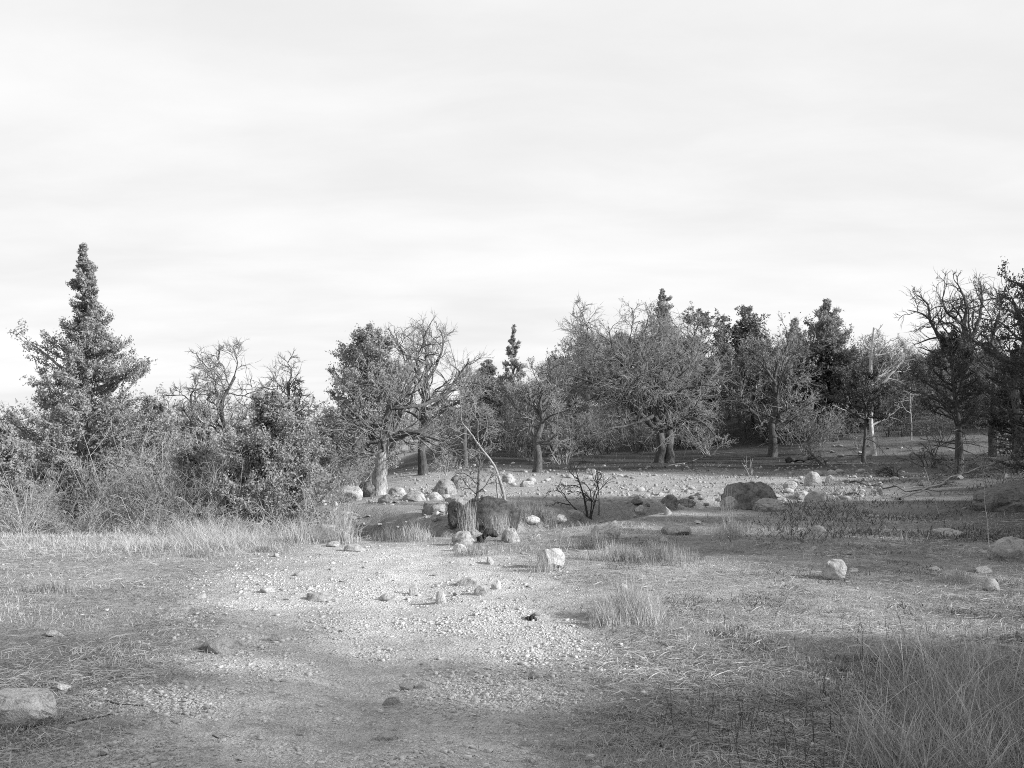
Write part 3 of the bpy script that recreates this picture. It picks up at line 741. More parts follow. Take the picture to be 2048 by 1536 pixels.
oak('dead_tree', 57, B, [(rel(B, [(1822, 890), (1823, 850), (1820, 810), (1821, 775)]), .03, .014)], (rel(B, [(1822, 830)])[0], (.9, .8, 1.0)),
    limbs=[(rel(B, [(1821, 790), (1845, 790), (1870, 786)]), .025, .008), (rel(B, [(1821, 800), (1800, 803), (1790, 806)]), .02, .006)], n_limb=3, k2=3, k3=2, k4=0, tw=.006, mats=('twig_brush', 'twig', 'twig', 'leaf'), label='short pale dead snag right of the bleached dead tree')
# ---- leaning slim trunk in the wash and its neighbours
B = ray_ground(1014, 1052)
YB = B[1]
oak('leaning_tree', 58, B, [(rel(B, [(1014, 1054), (1010, 1010), (1007, 985), (998, 955), (985, 925), (962, 896), (945, 872), (925, 845)]), .036, .008)],
    (rel(B, [(925, 850)])[0], (.75, .7, .55)), limbs=[(rel(B, [(975, 912), (960, 905), (945, 915)]), .008, .003), (rel(B, [(945, 872), (915, 862), (890, 850)]), .008, .003), (rel(B, [(962, 896), (970, 870), (975, 845)]), .007, .003)],
    n_limb=5, k2=6, k3=5, k4=3, tw=.0028, mats=('twig_brush', 'twig', 'twig', 'leaf'), droop=.3, leaf=250, leaf_size=.035, label='slim pale trunk leaning left over the wash')
oak('slim_stem', 59, ray_ground(1004, 1055), [(np.array([(0, 0, 0), (-.02, 0, .25), (-.07, .02, .5), (-.1, .05, .85)]), .022, .008)], ((-.1, .05, .7), (.35, .3, .4)), n_limb=5, k2=4, k3=3, k4=0, tw=.003, mats=('twig_brush', 'twig_brush', 'twig_brush', 'leaf'), label='thin upright stem beside the foot of the leaning trunk')
B = tree_base(952, 18.6)
oak('sapling', 60, B, [(rel(B, [(950, 1012), (955, 985), (957, 955), (960, 920)]), .035, .012)], (rel(B, [(958, 945)])[0], (.5, .5, .45)), limbs=[(rel(B, [(955, 985), (972, 970), (985, 945)]), .012, .005), (rel(B, [(954, 990), (935, 972), (920, 950)]), .012, .005)],
    n_limb=6, k2=5, k3=4, k4=2, tw=.0035, mats=('bark', 'bark', 'twig', 'leaf'), label='small bare sapling behind the dark mound in the wash')
B = ray_ground(1175, 1034)
oak('burnt_shrub', 61, B, [(rel(B, [(1176, 1036), (1170, 1005), (1165, 985), (1158, 962), (1150, 935), (1140, 905)]), .022, .005), (rel(B, [(1172, 1036), (1145, 1012), (1130, 995), (1112, 975)]), .018, .005), (rel(B, [(1182, 1034), (1188, 1012), (1193, 995)]), .016, .007), (rel(B, [(1180, 1034), (1183, 1010), (1181, 983)]), .015, .008)],
    (rel(B, [(1160, 985)])[0], (.55, .4, .55)), limbs=[(rel(B, [(1160, 975), (1145, 970), (1125, 974)]), .012, .004), (rel(B, [(1150, 940), (1160, 925), (1165, 910)]), .008, .004), (rel(B, [(1140, 1010), (1115, 1005), (1100, 1012)]), .012, .004)],
    n_limb=3, k2=4, k3=3, k4=0, tw=.0032, gn=.3, mats=('char', 'char', 'char', 'leaf'), label='charred black shrub with bare crooked stems at the edge of the wash', cat='shrub', sides=6)
oak('slim_stem', 62, ray_ground(1198, 1032), [(np.array([(0, 0, 0), (.0, 0, .3), (-.02, .02, .55), (-.03, .05, .8)]), .010, .005)], ((0, .05, .6), (.35, .3, .4)), n_limb=8, k2=4, k3=3, k4=0, tw=.0028, mats=('bark', 'bark', 'bark', 'leaf'), label='thin grey sapling stem right of the charred shrub')

# ---- brush of the left thicket and odd shrubs
def brush_px(seed, px, Y, top, w, label, **kw):
    b = tree_base(px, Y)
    return brush('brush', seed, b, px_at(px, top, Y)[2] - b[2], w * Y / F, label=label, **kw)
gL = 'bare brush along the grass edge'
brush_px(71, 40, 14.6, 965, 120, 'pale bare brush at the far left edge below the spired cedar', stems=22, group=gL, tw=.0032)
brush_px(72, 165, 15.2, 985, 120, 'bare brush under the trunk of the spired cedar', stems=20, group=gL, tw=.0032)
brush_px(73, 285, 15.3, 985, 110, 'tangled bare brush right of the spired cedar trunk', stems=20, group=gL, tw=.0032)
brush_px(74, 395, 15.0, 975, 110, 'pale arching brush in front of the low spreading cedar', stems=20, group=gL, arch=.12, tw=.0032)
brush_px(75, 620, 15.4, 955, 70, 'twiggy brush on the slope right of the bushy cedar', stems=16, group=gL, tw=.0032)
brush_px(76, 480, 14.6, 1010, 70, 'low pale tangle of dead sticks under the bushy cedar', stems=14, group=gL, arch=.2, tw=.004)
brush_px(89, 362, 15.9, 905, 75, 'dense grey brush covering the low spreading cedar', stems=20, tw=.003, mat='twig')
brush_px(97, 432, 15.7, 925, 75, 'dense grey brush at the left foot of the bushy cedar', stems=20, tw=.003, mat='twig')
brush_px(98, 225, 16.6, 905, 90, 'dense grey brush right of the spired cedar trunk', stems=20, tw=.003, mat='twig')
brush_px(99, 80, 16.4, 915, 90, 'dense grey brush left of the spired cedar trunk', stems=20, tw=.003, mat='twig')
brush_px(87, 345, 17.2, 885, 90, 'grey bare brush rising behind the arching brush', stems=16, tw=.0035)
brush_px(88, 470, 18.5, 850, 80, 'fine grey brush between the low cedar and the bushy cedar', stems=16, tw=.0035)
brush_px(77, 252, 19, 850, 60, 'grey bare saplings showing beside the spired cedar crown', stems=9)
brush_px(78, 330, 21, 835, 70, 'pale bare twigs above the low spreading cedar', stems=12)
brush_px(79, 690, 23, 880, 70, 'bare thicket behind the split boulder', stems=14, tw=.005)
brush_px(80, 890, 30, 900, 60, 'low bare brush behind the rounded boulders', stems=12, tw=.006)
brush_px(81, 1130, 34, 860, 60, 'bare brush behind the straight oak trunk', stems=10, tw=.007)
brush_px(82, 1060, 36, 880, 50, 'low bare shrub left of the straight oak trunk', stems=10, tw=.007)
brush_px(83, 1420, 40, 850, 60, 'bare undergrowth between the double-trunked and forked oaks', stems=12, tw=.007)
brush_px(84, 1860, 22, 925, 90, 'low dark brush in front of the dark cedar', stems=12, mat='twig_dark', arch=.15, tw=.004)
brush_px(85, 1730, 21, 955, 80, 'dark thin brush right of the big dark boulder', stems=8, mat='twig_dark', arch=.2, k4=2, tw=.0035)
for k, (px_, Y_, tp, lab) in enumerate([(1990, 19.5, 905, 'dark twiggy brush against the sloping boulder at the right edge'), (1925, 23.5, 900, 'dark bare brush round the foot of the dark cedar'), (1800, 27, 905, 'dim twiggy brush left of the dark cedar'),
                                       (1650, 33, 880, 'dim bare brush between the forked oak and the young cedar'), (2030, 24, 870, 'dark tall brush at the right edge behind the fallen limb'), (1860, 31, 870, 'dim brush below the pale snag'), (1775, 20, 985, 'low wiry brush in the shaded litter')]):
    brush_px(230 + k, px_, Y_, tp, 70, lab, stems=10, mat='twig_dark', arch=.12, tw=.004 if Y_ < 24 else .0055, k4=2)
brush_px(86, 1505, 24.5, 915, 16, 'small fan of pale dry stalks behind the big dark boulder', stems=6, k2=1, k3=1, k4=0, gn=.05)

# ---- the wood behind: copies of a few kinds
wood = []
proto = {
    'bare': [oak_px(91, 1110, 52, 0, 640, 70, 70, 'x', tr=.12, n_limb=10, k2=7, k3=5, k4=3, tw=.009, leaf=600, leaf_size=.1), oak_px(92, 1220, 54, 0, 640, 75, 65, 'x', tr=.12, n_limb=10, k2=7, k3=5, k4=3, tw=.009, gn=.32, leaf=900, leaf_size=.1)],
    'leafy': [oak_px(93, 1450, 54, 0, 645, 70, 70, 'x', tr=.12, n_limb=10, k2=7, k3=5, k4=3, tw=.009, gn=.32, leaf=9000, leaf_size=.13, mats=LM)],
    'cedar': [cedar_px(94, 1000, 55, 740, 62, 60, 'x', nb=70, per=9, r0=.15, bare=.12, leaf=.14, sigma=.12), cedar_px(95, 1375, 53, 680, 66, 66, 'x', nb=80, per=9, shape=bushy, r0=.16, bare=.15, leaf=.14, sigma=.12)],
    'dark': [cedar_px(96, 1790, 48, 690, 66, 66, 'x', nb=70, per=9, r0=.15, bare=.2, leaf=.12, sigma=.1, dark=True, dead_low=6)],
}
names = {'bare': 'bare oak', 'leafy': 'dark-leaved oak', 'cedar': 'cedar', 'dark': 'dark cedar'}
def where(px):
    for lim, w in ((330, 'on the far left below the skyline'), (640, 'deep behind the left thicket'), (980, 'deep behind the tall bare oak'), (1150, 'deep behind the straight oak trunk'), (1420, 'deep behind the double-trunked oak'),
                   (1640, 'deep behind the forked oak'), (1800, 'deep behind the bleached dead tree'), (9999, 'deep behind the dark right-hand cedars')):
        if px < lim: return w
HT = {}
for ks in proto:
    for o in proto[ks]:
        HT[id(o)] = max(v[2] for ch in o.children_recursive for v in ch.bound_box)
SKY = np.array([(0, 830), (880, 790), (960, 730), (1000, 745), (1060, 745), (1100, 665), (1180, 640), (1300, 640), (1400, 650), (1530, 650), (1600, 660), (1700, 660), (1760, 725), (1820, 740), (1900, 760), (2100, 720)], float)
def fit(o, px, Y, drop):
    b_ = tree_base(px, Y)
    return (px_at(px, np.interp(px, SKY[:, 0], SKY[:, 1]) + drop, Y)[2] - b_[2]) / HT[id(o)]
first = {id(o): True for k in proto for o in proto[k]}
def put_wood(kind, px, Y, s, rz):
    o = proto[kind][int(rng.integers(len(proto[kind])))]
    if s is None: s = min(max(fit(o, px, Y, rng.uniform(0, 90)), .5), 2.1)
    b = tree_base(px, Y)
    lab = names[kind] + ' of the wood ' + where(px)
    gr = names[kind] + 's ' + where(px)
    if first[id(o)]:
        first[id(o)] = False
        o.location = tuple(b); o.rotation_euler = (0, 0, rz); o.scale = (s, s, s); o['label'] = lab; o['group'] = gr
    else:
        copy_tree(o, b, rz, (s * rng.uniform(.92, 1.08), s * rng.uniform(.92, 1.08), s * rng.uniform(.92, 1.08)), lab, gr)
for row, (Y, n, lo, hi) in enumerate([(48, 13, 950, 2060), (54, 16, 910, 2080), (62, 18, 890, 2100), (74, 20, 880, 2100)]):
    for k in range(n):
        px = lo + (hi - lo) * (k + rng.uniform(.15, .85)) / n
        p = rng.random()
        kind = ('bare' if p < .45 else 'cedar' if p < .72 else 'leafy') if px < 1600 else ('bare' if p < .4 else 'leafy' if p < .55 else 'dark' if p < .8 else 'cedar')
        put_wood(kind, px, Y + rng.uniform(-2.5, 2.5), None, rng.uniform(0, 6.28))
for k in range(12):                                     # the dim slope on the right
    put_wood(('dark', 'leafy', 'bare')[k % 3], 1575 + 28 * k + rng.uniform(-10, 10), rng.uniform(43, 50), None, rng.uniform(0, 6.28))
for k in range(16):                                     # lower ground on the left
    px = 10 + 900 * (k + rng.uniform(.1, .9)) / 16
    p = rng.random()
    put_wood('bare' if p < .5 else 'cedar', px, rng.uniform(34, 60) if px > 640 or px < 330 else rng.uniform(42, 62), rng.uniform(.42, .6), rng.uniform(0, 6.28))
und = [brush('wood_shrub', 300 + k, tree_base(1200, 60), hh, ww, stems=10, k2=6, k3=5, k4=3, tw=.006, mat=mm, label='x', gn=.16, leaf=lf) for k, (hh, ww, mm, lf) in enumerate([(2.0, 1.4, 'twig', 300), (1.6, 1.3, 'bark', 900), (2.4, 1.1, 'bark', 500)])]
seen = set()
for k in range(120):
    px = rng.uniform(900, 2060) if k < 84 else rng.uniform(1560, 2060); Y = rng.uniform(41, 74) if k > 24 else rng.uniform(40, 46)
    if k >= 84: Y = rng.uniform(37, 52)
    q = k % 3; b_ = tree_base(px, Y); lab = ('pale bare' if q == 0 else 'leafy low' if q == 1 else 'dark upright') + ' shrub ' + where(px)
    if q not in seen:
        seen.add(q); o = und[q]; o.location = tuple(b_); o['label'] = lab; o['group'] = lab
    else:
        copy_tree(und[q], b_, rng.uniform(0, 6.28), rng.uniform(.6, 1.2), lab, lab)
# trees out of the frame on the right and behind the camera; their shade crosses the foreground
def put_off(kind, x, y, s, lab):
    o = proto[kind][0]
    return copy_tree(o, (x, y, float(H(x, y)) - .05), rng.uniform(0, 6.28), s, lab)
OFF = [('leafy', 12.0, -.6, 1.55), ('bare', 13.5, .9, 1.5), ('leafy', 12.5, -3.6, 1.7), ('cedar', 15.5, -2.0, 1.8), ('leafy', 11.0, -6.0, 1.7), ('bare', 16.5, -4.6, 1.9), ('cedar', 9.0, -8.0, 1.6), ('dark', 7.6, 3.0, .8), ('leafy', 8.6, .9, .95),
       ('leafy', 12.6, 3.4, 1.0), ('cedar', 14.5, 1.7, 1.5), ('cedar', 11.8, 11.4, .8), ('cedar', 11.0, 7.9, .62), ('bare', 14.0, 6.2, .9), ('leafy', 12.4, 9.5, 1.1), ('bare', 11.0, 6.0, .6), ('cedar', 13.2, 11.0, .95), ('bare', 10.4, 9.4, .6),
       ('dark', 11.2, 13.2, 1.0), ('leafy', 13.5, 12.4, 1.1), ('dark', 13.0, 15.8, 1.2), ('leafy', 15.5, 14.2, 1.4), ('dark', 16.5, 18.0, 1.2), ('bare', 20.0, 20.5, 1.0), ('leafy', 17.5, 26.0, 1.5), ('dark', 16.0, 29.5, 1.3), 
       ('leafy', 20.5, 26.5, 1.3), ('dark', 19.0, 29.0, 1.2), ('leafy', 23.5, 30.5, 1.2), ('dark', 24.0, 34.0, 1.1), ('leafy', 27.5, 38.0, 1.1), ('cedar', 5.0, -9.5, 1.6), ('bare', 2.5, -11.5, 1.8)]
for k, (kind, x, y, s) in enumerate(OFF):
    put_off(kind, x, y, s, '%s outside the right edge whose shade falls on the clearing' % names[kind])['group'] = 'trees outside the right edge'

# ---- far wooded skyline on the left
g = np.random.default_rng(99)
fb = Buf()
for Yf, n in ((95, 60), (140, 80), (210, 110)):
    for k in range(n):
        px = g.uniform(-250, 1000); x = (px - CX) / F * Yf; yy = Yf + g.uniform(-10, 10)
        z0 = float(H(x, yy)); top = EYE - (g.uniform(795, 822) - HY) / F * Yf
        hh = top - z0; w = g.uniform(1.6, 3.0)
        m = 180
        C = g.normal(0, 1, (m, 3)) * .45
        C = C / np.maximum(1, np.linalg.norm(C, axis=1, keepdims=True))
        C = C * np.array([w, w, hh * .5]) + np.array([x, yy, z0 + hh * .5])
        fb.add(*leaves(g, C, g.normal(0, 1, (m, 3)), .6, .26, .3, .6))
fo = fb.build('distant_wood', M['far'], None, False)
tag(fo, 'low grey line of distant woodland on the left skyline', 'woodland', kind='stuff')

# ================================================================== ROCKS
def ico(n):
    t = (1 + 5 ** .5) / 2
    v = [(-1, t, 0), (1, t, 0), (-1, -t, 0), (1, -t, 0), (0, -1, t), (0, 1, t), (0, -1, -t), (0, 1, -t), (t, 0, -1), (t, 0, 1), (-t, 0, -1), (-t, 0, 1)]
    f = [(0, 11, 5), (0, 5, 1), (0, 1, 7), (0, 7, 10), (0, 10, 11), (1, 5, 9), (5, 11, 4), (11, 10, 2), (10, 7, 6), (7, 1, 8), (3, 9, 4), (3, 4, 2), (3, 2, 6), (3, 6, 8), (3, 8, 9), (4, 9, 5), (2, 4, 11), (6, 2, 10), (8, 6, 7), (9, 8, 1)]
    v = [np.array(p) / np.linalg.norm(p) for p in v]
    for _ in range(n):
        c = {}; nf = []
        def mid(a, b):
            k = (min(a, b), max(a, b))
            if k not in c:
                p = v[a] + v[b]; v.append(p / np.linalg.norm(p)); c[k] = len(v) - 1
            return c[k]
        for a, b, d in f:
            x, y, z = mid(a, b), mid(b, d), mid(d, a)
            nf += [(a, x, z), (b, y, x), (d, z, y), (x, y, z)]
        f = nf
    return np.array(v), np.array(f)
ICO = {n: ico(n) for n in range(5)}
def rock_mesh(name, seed, n, size, mat, rough=.28, planes=5, cut=.72, smooth_shade=True, flat_top=None, sharp=26):
    g = np.random.default_rng(seed)
    V, Fc = ICO[n]
    P = V.copy()
    for _ in range(planes * 2):
        nn = nrm(g.normal(0, 1, 3)); d = g.uniform(cut * .9, .95)
        e = P @ nn - d
        P = P - np.maximum(e, 0)[:, None] * nn * .92
    if flat_top is not None:
        e = P[:, 2] - flat_top; P[:, 2] -= np.maximum(e, 0) * .85
    o = g.uniform(0, 40, 3)
    disp = vnoise3(P * 1.3 + o) * rough + vnoise3(P * 3.1 + o) * rough * .45
    if n > 2: disp = disp + vnoise3(P * 8 + o) * rough * .22 + vnoise3(P * 19 + o) * rough * .1
    if n > 2: disp = disp - np.maximum(.07 - np.abs(vnoise3(P * 2.1 + o + 7)), 0) * rough * 4.5
    P = P * (1 + disp)[:, None] * np.asarray(size)
    me = mesh_np(name, P, [Fc], mat, smooth_shade)
    if sharp: me.set_sharp_from_angle(angle=math.radians(sharp))
    return me
def rock_px(seed, px, base, w, h, mat, label, n=3, planes=5, rough=.28, cut=.72, depth=.85, cat='rock', name='rock', sink=.4, rz=None, flat_top=None, Y=None, group=None):
    p = ray_ground(px, base) if Y is None else np.array([(px - CX) / F * Y, Y, float(H((px - CX) / F * Y, Y))])
    s = p[1] / F
    W, Hh = w * s, h * s
    zr = Hh / (2 - 2 * sink) if sink < .9 else Hh
    me = rock_mesh(name, seed, n, (W * .54, W * .5 * depth, zr * 1.08), mat, rough, planes, cut, True, flat_top)
    dy = W * .25 * depth
    y = p[1] + dy; x = p[0] * (y / p[1])
    o = obj(name, me, None, (x, y, float(H(x, y)) + Hh - zr))
    if rz: o.rotation_euler = (0, 0, rz)
    tag(o, label, cat, group)
    return o
R0, R1, R2 = M['rock'], M['rock_mid'], M['rock_shaded']
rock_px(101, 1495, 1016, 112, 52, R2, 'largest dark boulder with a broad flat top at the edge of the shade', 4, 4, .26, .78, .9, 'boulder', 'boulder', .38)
rock_px(102, 1540, 1022, 66, 22, R1, 'low grey boulder at the right foot of the largest dark boulder', 4)
rock_px(103, 1457, 1018, 36, 22, R1, 'grey stone at the left foot of the largest dark boulder', 3)
rock_px(104, 1672, 1160, 46, 40, R0, 'lone pale rounded rock on the bare path at right', 4, 6, .2, .75, .9, sink=.2)
rock_px(105, 1634, 1071, 30, 18, R0, 'small pale stone behind the lone pale rock', 3)
rock_px(106, 1106, 1138, 72, 44, R0, 'blocky pale rock with grass at its shaded left side', 4, 8, .2, .6, sink=.25)
rock_px(107, 1212, 1078, 66, 32, R0, 'pale rock half buried in a dark grass tuft', 4, 6, .22)
rock_px(108, 1022, 1085, 38, 28, R0, 'pale rounded rock right of the charred stump', 3)
rock_px(109, 928, 1092, 46, 26, R1, 'grey rock left of the charred stump', 3)
rock_px(110, 918, 1103, 26, 16, R0, 'small pale stone in front of the grey rock near the stump', 3)
rock_px(111, 890, 990, 46, 28, R1, 'rounded boulder with a lit right face behind the wash', 4, 5, .18, cat='boulder', name='boulder')
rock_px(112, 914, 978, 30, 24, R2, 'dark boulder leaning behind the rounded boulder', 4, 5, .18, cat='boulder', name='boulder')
rock_px(113, 702, 1003, 48, 33, R1, 'upright speckled boulder left of the pale oak trunk', 4, 5, .2, cat='boulder', name='boulder', depth=.7, sink=.2)
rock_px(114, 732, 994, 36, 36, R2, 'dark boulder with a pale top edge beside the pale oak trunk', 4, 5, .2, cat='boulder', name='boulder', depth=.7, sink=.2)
rock_px(115, 793, 993, 36, 17, R0, 'pale rock just right of the pale oak trunk', 3)
rock_px(116, 778, 1006, 40, 18, R1, 'flat grey rock in front of the pale oak trunk', 3)
rock_px(117, 832, 1002, 50, 18, R1, 'grey rock with a shaded left side right of the pale oak', 3)
rock_px(118, 866, 1000, 34, 14, R1, 'grey rock between two pale cobbles behind the wash', 3)
rock_px(119, 918, 1022, 66, 36, R1, 'flat-topped grassy boulder behind the dark mound', 4, 6, .2, cat='boulder', name='boulder', flat_top=.6)
rock_px(120, 872, 1030, 56, 30, R1, 'cracked grey boulder left of the flat-topped grassy boulder', 4, 6, .25, cat='boulder', name='boulder')
rock_px(121, 970, 1064, 134, 60, M['rock_deep_shade'], 'wide boulder-shaped mound for the shaded bank in the wash by the leaning trunk', 4, 5, .2, .75, .7, 'boulder', 'boulder', .4)  # shaded scrubby bank shaped as a boulder, its shade in the colour
rock_px(122, 912, 1064, 44, 44, M['rock_deep_shade'], 'dark pointed boulder face at the left of the wide dark mound', 4, 6, .22, .65, .8, 'boulder', 'boulder', .25)
rock_px(123, 872, 1038, 24, 16, R0, 'pale wedge-shaped stone left of the dark pointed boulder', 2, 7, .15, .5)
rock_px(124, 668, 1024, 20, 20, R0, 'pale square block at the edge of the left brush', 2, 8, .1, .6, sink=.2)
rock_px(125, 1015, 968, 28, 19, R0, 'round pale boulder left of the straight oak trunk', 3)
rock_px(126, 1052, 974, 30, 16, R0, 'low pale stone below the straight oak trunk', 3)
rock_px(127, 1187, 950, 15, 12, R1, 'round half-shaded cobble behind the charred shrub', 3, 2, .1)
rock_px(128, 28, 1458, 156, 86, M['rock_big'], 'large pale slab of rock at the bottom left corner', 4, 5, .2, .66, .7, 'boulder', 'boulder', .3, flat_top=.62)
rock_px(129, 2024, 1122, 86, 42, R1, 'low grey boulder at the right edge', 4, 4, .18, cat='boulder', name='boulder', sink=.4)
rock_px(130, 1985, 1182, 40, 22, R1, 'small blocky grey rock below the right-edge boulder', 3, 7, .15, .55)
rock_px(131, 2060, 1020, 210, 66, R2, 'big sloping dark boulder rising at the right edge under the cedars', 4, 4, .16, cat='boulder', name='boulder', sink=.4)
rock_px(132, 882, 1207, 26, 22, R0, 'bright angular stone with a dark shadow in the gravel', 3, 8, .15, .55)
rock_px(133, 965, 1192, 34, 20, R0, 'pale rounded stone right of the bright angular stone', 3)
rock_px(134, 992, 1180, 22, 18, R0, 'smaller pale stone touching the rounded stone in the gravel', 3)
rock_px(135, 775, 1204, 34, 18, R1, 'rough half-buried stone with a shadow to its left in the gravel', 3, 7, .3, .55)
rock_px(136, 826, 1192, 26, 22, R0, 'tilted pale stone behind the rough half-buried stone', 3, 7, .2, .55)
rock_px(137, 1246, 1182, 18, 15, R0, 'small white stone behind the bright grass tuft', 3)
rock_px(138, 1065, 1358, 22, 16, R1, 'dark-based single stone on the shaded gravel right of centre', 3, 7, .2, .55)
rock_px(139, 781, 1412, 34, 22, R1, 'wedge-shaped stone in the shaded track', 3, 7, .2, .55)
rock_px(140, 815, 1382, 34, 14, R1, 'flat stone behind the wedge-shaped stone in the track', 3, 6, .2, .6)
rock_px(141, 852, 1376, 32, 10, R1, 'smooth flush stone right of the flat stone in the track', 3, 3, .2, .7)
rock_px(142, 775, 1480, 40, 12, R1, 'flush stone near the bottom of the track', 3, 4, .2, .7)
rock_px(143, 553, 1284, 36, 16, R1, 'rough pointed stone on the left side of the track', 3, 7, .25, .55)
rock_px(144, 445, 1308, 86, 22, R1, 'broad flush slab in the left of the track', 3, 5, .2, .7, sink=.55)
rock_px(145, 640, 1202, 60, 16, R0, 'pale flush slab in the bright gravel', 3, 5, .2, .7, sink=.5)
rock_px(146, 535, 1186, 30, 12, R0, 'pale broken slab left of the flush slab', 3, 6, .2, .6)
rock_px(147, 935, 1172, 44, 14, R0, 'broad low pale stone on the bright gravel', 3, 5, .2, .7, sink=.5)
rock_px(148, 710, 1103, 42, 14, R0, 'pale flat stone on the lip of the wash', 3, 5, .2, .65)
rock_px(149, 668, 1094, 30, 10, R0, 'thin pale slab on the lip left of the flat stone', 3, 5, .2, .65)
rock_px(150, 655, 1078, 78, 30, R1, 'low dark-sided rock behind the tall pale tuft', 3, 5, .2, .7)
rock_px(151, 108, 1274, 40, 10, R0, 'small pale flake of rock on the shaded left ground', 3, 6, .2, .6)
rock_px(152, 125, 1385, 30, 16, R0, 'pale lumpy stone beside the large slab', 3, 7, .25, .6)
rock_px(153, 305, 1366, 20, 12, R0, 'single pale stone left of the track', 3, 7, .2, .6)
rock_px(154, 1635, 1004, 46, 22, R1, 'domed grey boulder right of the largest dark boulder', 4, 3, .15, cat='boulder', name='boulder')
rock_px(155, 1625, 972, 34, 26, R0, 'pale domed boulder in the sunlit stone patch at right', 4, 4, .2, cat='boulder', name='boulder')
rock_px(156, 1580, 978, 26, 16, R0, 'pale stone left of the pale domed boulder', 3)
rock_px(157, 1660, 966, 18, 14, R0, 'pale cobble right of the pale domed boulder', 3)
rock_px(158, 1605, 1000, 32, 14, R1, 'grey flat stone in front of the domed grey boulder', 3)
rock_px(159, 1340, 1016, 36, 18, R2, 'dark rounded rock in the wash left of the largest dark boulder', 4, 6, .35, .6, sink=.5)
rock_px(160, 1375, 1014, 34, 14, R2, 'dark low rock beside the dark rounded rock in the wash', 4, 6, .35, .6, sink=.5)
rock_px(161, 1335, 1030, 22, 18, R0, 'small pale pyramid-shaped stone at the lip of the wash', 2, 8, .15, .5)
rock_px(162, 1278, 1030, 26, 14, R0, 'pale broken stone on the lip of the wash', 2, 8, .2, .5)
rock_px(163, 1110, 1046, 44, 12, R0, 'pale flat stone in front of the charred shrub', 3, 6, .2, .6)
rock_px(164, 1150, 1038, 36, 16, R1, 'dark-sided slab at the foot of the charred shrub', 3, 6, .2, .6)
rock_px(165, 1060, 1050, 38, 12, R0, 'white flat stone right of the leaning trunk foot', 3, 6, .2, .6)
rock_px(166, 1350, 1070, 60, 20, R1, 'dark grassy hump left of the stalks', 3, 4, .2, .7)
rock_px(167, 1328, 1086, 24, 12, R0, 'pale triangular stone below the dark grassy hump', 2, 8, .2, .5)
rock_px(168, 980, 1130, 24, 16, R0, 'pale triangular stone left of the blocky pale rock', 2, 8, .2, .5)
rock_px(169, 1895, 1072, 70, 12, R0, 'long pale flush slab in the shade at right', 3, 5, .2, .7, sink=.5)
rock_px(170, 1965, 1146, 40, 14, R0, 'pale broken stone among litter at right', 3, 6, .2, .6)
rock_px(171, 1868, 1142, 24, 10, R0, 'small pale flake right of the lone pale rock', 3, 6, .2, .6)
rock_px(172, 1706, 1145, 24, 8, R1, 'flat stone just right of the lone pale rock', 3, 6, .2, .6)

# charred stump and log
def charred(seed, px, base, pts, r, label, name):
    p = ray_ground(px, base); g = np.random.default_rng(seed)
    P = resample(np.array(pts), 10, g, .006)
    R = r * (1 + .25 * g.normal(0, 1, 10)); R[-1] *= .35
    V, Q = tubes(P[None], np.abs(R)[None], 9)
    V = V + g.normal(0, r * .22, V.shape)
    cap = [[np.arange(9)[::-1][[0, 1 + k, 2 + k]] for k in range(7)], [81 + np.arange(9)[[0, 1 + k, 2 + k]] for k in range(7)]]
    o = obj(name, mesh_np(name, V, [Q, np.array(cap[0]), np.array(cap[1])], M['char'], False), None, p)
    return tag(o, label, 'stump' if name == 'stump' else 'log')
charred(181, 968, 1084, [(-.05, 0, -.04), (-.03, 0, .04), (.02, .01, .1), (.09, .01, .12), (.16, .02, .07)], .045, 'charred black stump leaning between two rocks', 'stump')
charred(182, 1605, 926, [(-.55, 0, .08), (-.2, .02, .1), (.1, .05, .14), (.45, .05, .16)], .075, 'charred black log lying under the forked oak', 'log')
charred(183, 1062, 1243, [(-.04, 0, .005), (0, 0, .02), (.04, .01, .012)], .014, 'small piece of charcoal on the bright gravel', 'log')

# ---- loose stones that can be told apart
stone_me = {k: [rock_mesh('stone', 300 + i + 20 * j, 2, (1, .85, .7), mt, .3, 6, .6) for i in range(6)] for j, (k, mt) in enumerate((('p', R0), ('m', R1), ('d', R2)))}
cob_me = [rock_mesh('cobble', 380 + i, 2, (1, .9, .75), R0, .2, 2, .8) for i in range(6)]
def scatter(n, sampler, label, group, smin, smax, kinds, name='stone', power=2.2):
    c = 0
    while c < n:
        x, y = sampler()
        s = smin * (1 - rng.random() * (1 - (smin / smax) ** power)) ** (-1 / power)
        k = kinds[int(rng.integers(len(kinds)))]
        me = (cob_me if k == 'c' else stone_me[k])[int(rng.integers(6))]
        o = obj(name, me, None, (x, y, float(H(x, y)) + s * .18))
        o.scale = (s * rng.uniform(.8, 1.2), s * rng.uniform(.8, 1.2), s * rng.uniform(.6, 1.0))
        o.rotation_euler = (rng.normal(0, .15), rng.normal(0, .15), rng.uniform(0, 6.28))
        tag(o, label, 'stone', group); c += 1
def from_px(x0, x1, y0, y1):
    def f():
        p = ray_ground(rng.uniform(x0, x1), rng.uniform(y0, y1)); return p[0], p[1]
    return f
def road_pts(y0, y1, x0=-4, x1=2):
    def f():
        while True:
            y = rng.uniform(y0, y1); x = rng.uniform(x0, x1)
            if rng.random() < road(x, y) + .06: return x, y
    return f
scatter(36, from_px(1080, 1400, 946, 985), 'small pale stone in the sunlit scatter below the double-trunked oak', 'stones below the double-trunked oak', .05, .16, 'ppcm')
scatter(24, from_px(1540, 1720, 945, 1000), 'pale stone in the stone patch right of the largest dark boulder', 'stones right of the largest dark boulder', .06, .2, 'ppcm')
scatter(20, from_px(930, 1180, 925, 975), 'pale cobble scattered round the straight oak trunk', 'cobbles round the straight oak trunk', .06, .17, 'ccpm')
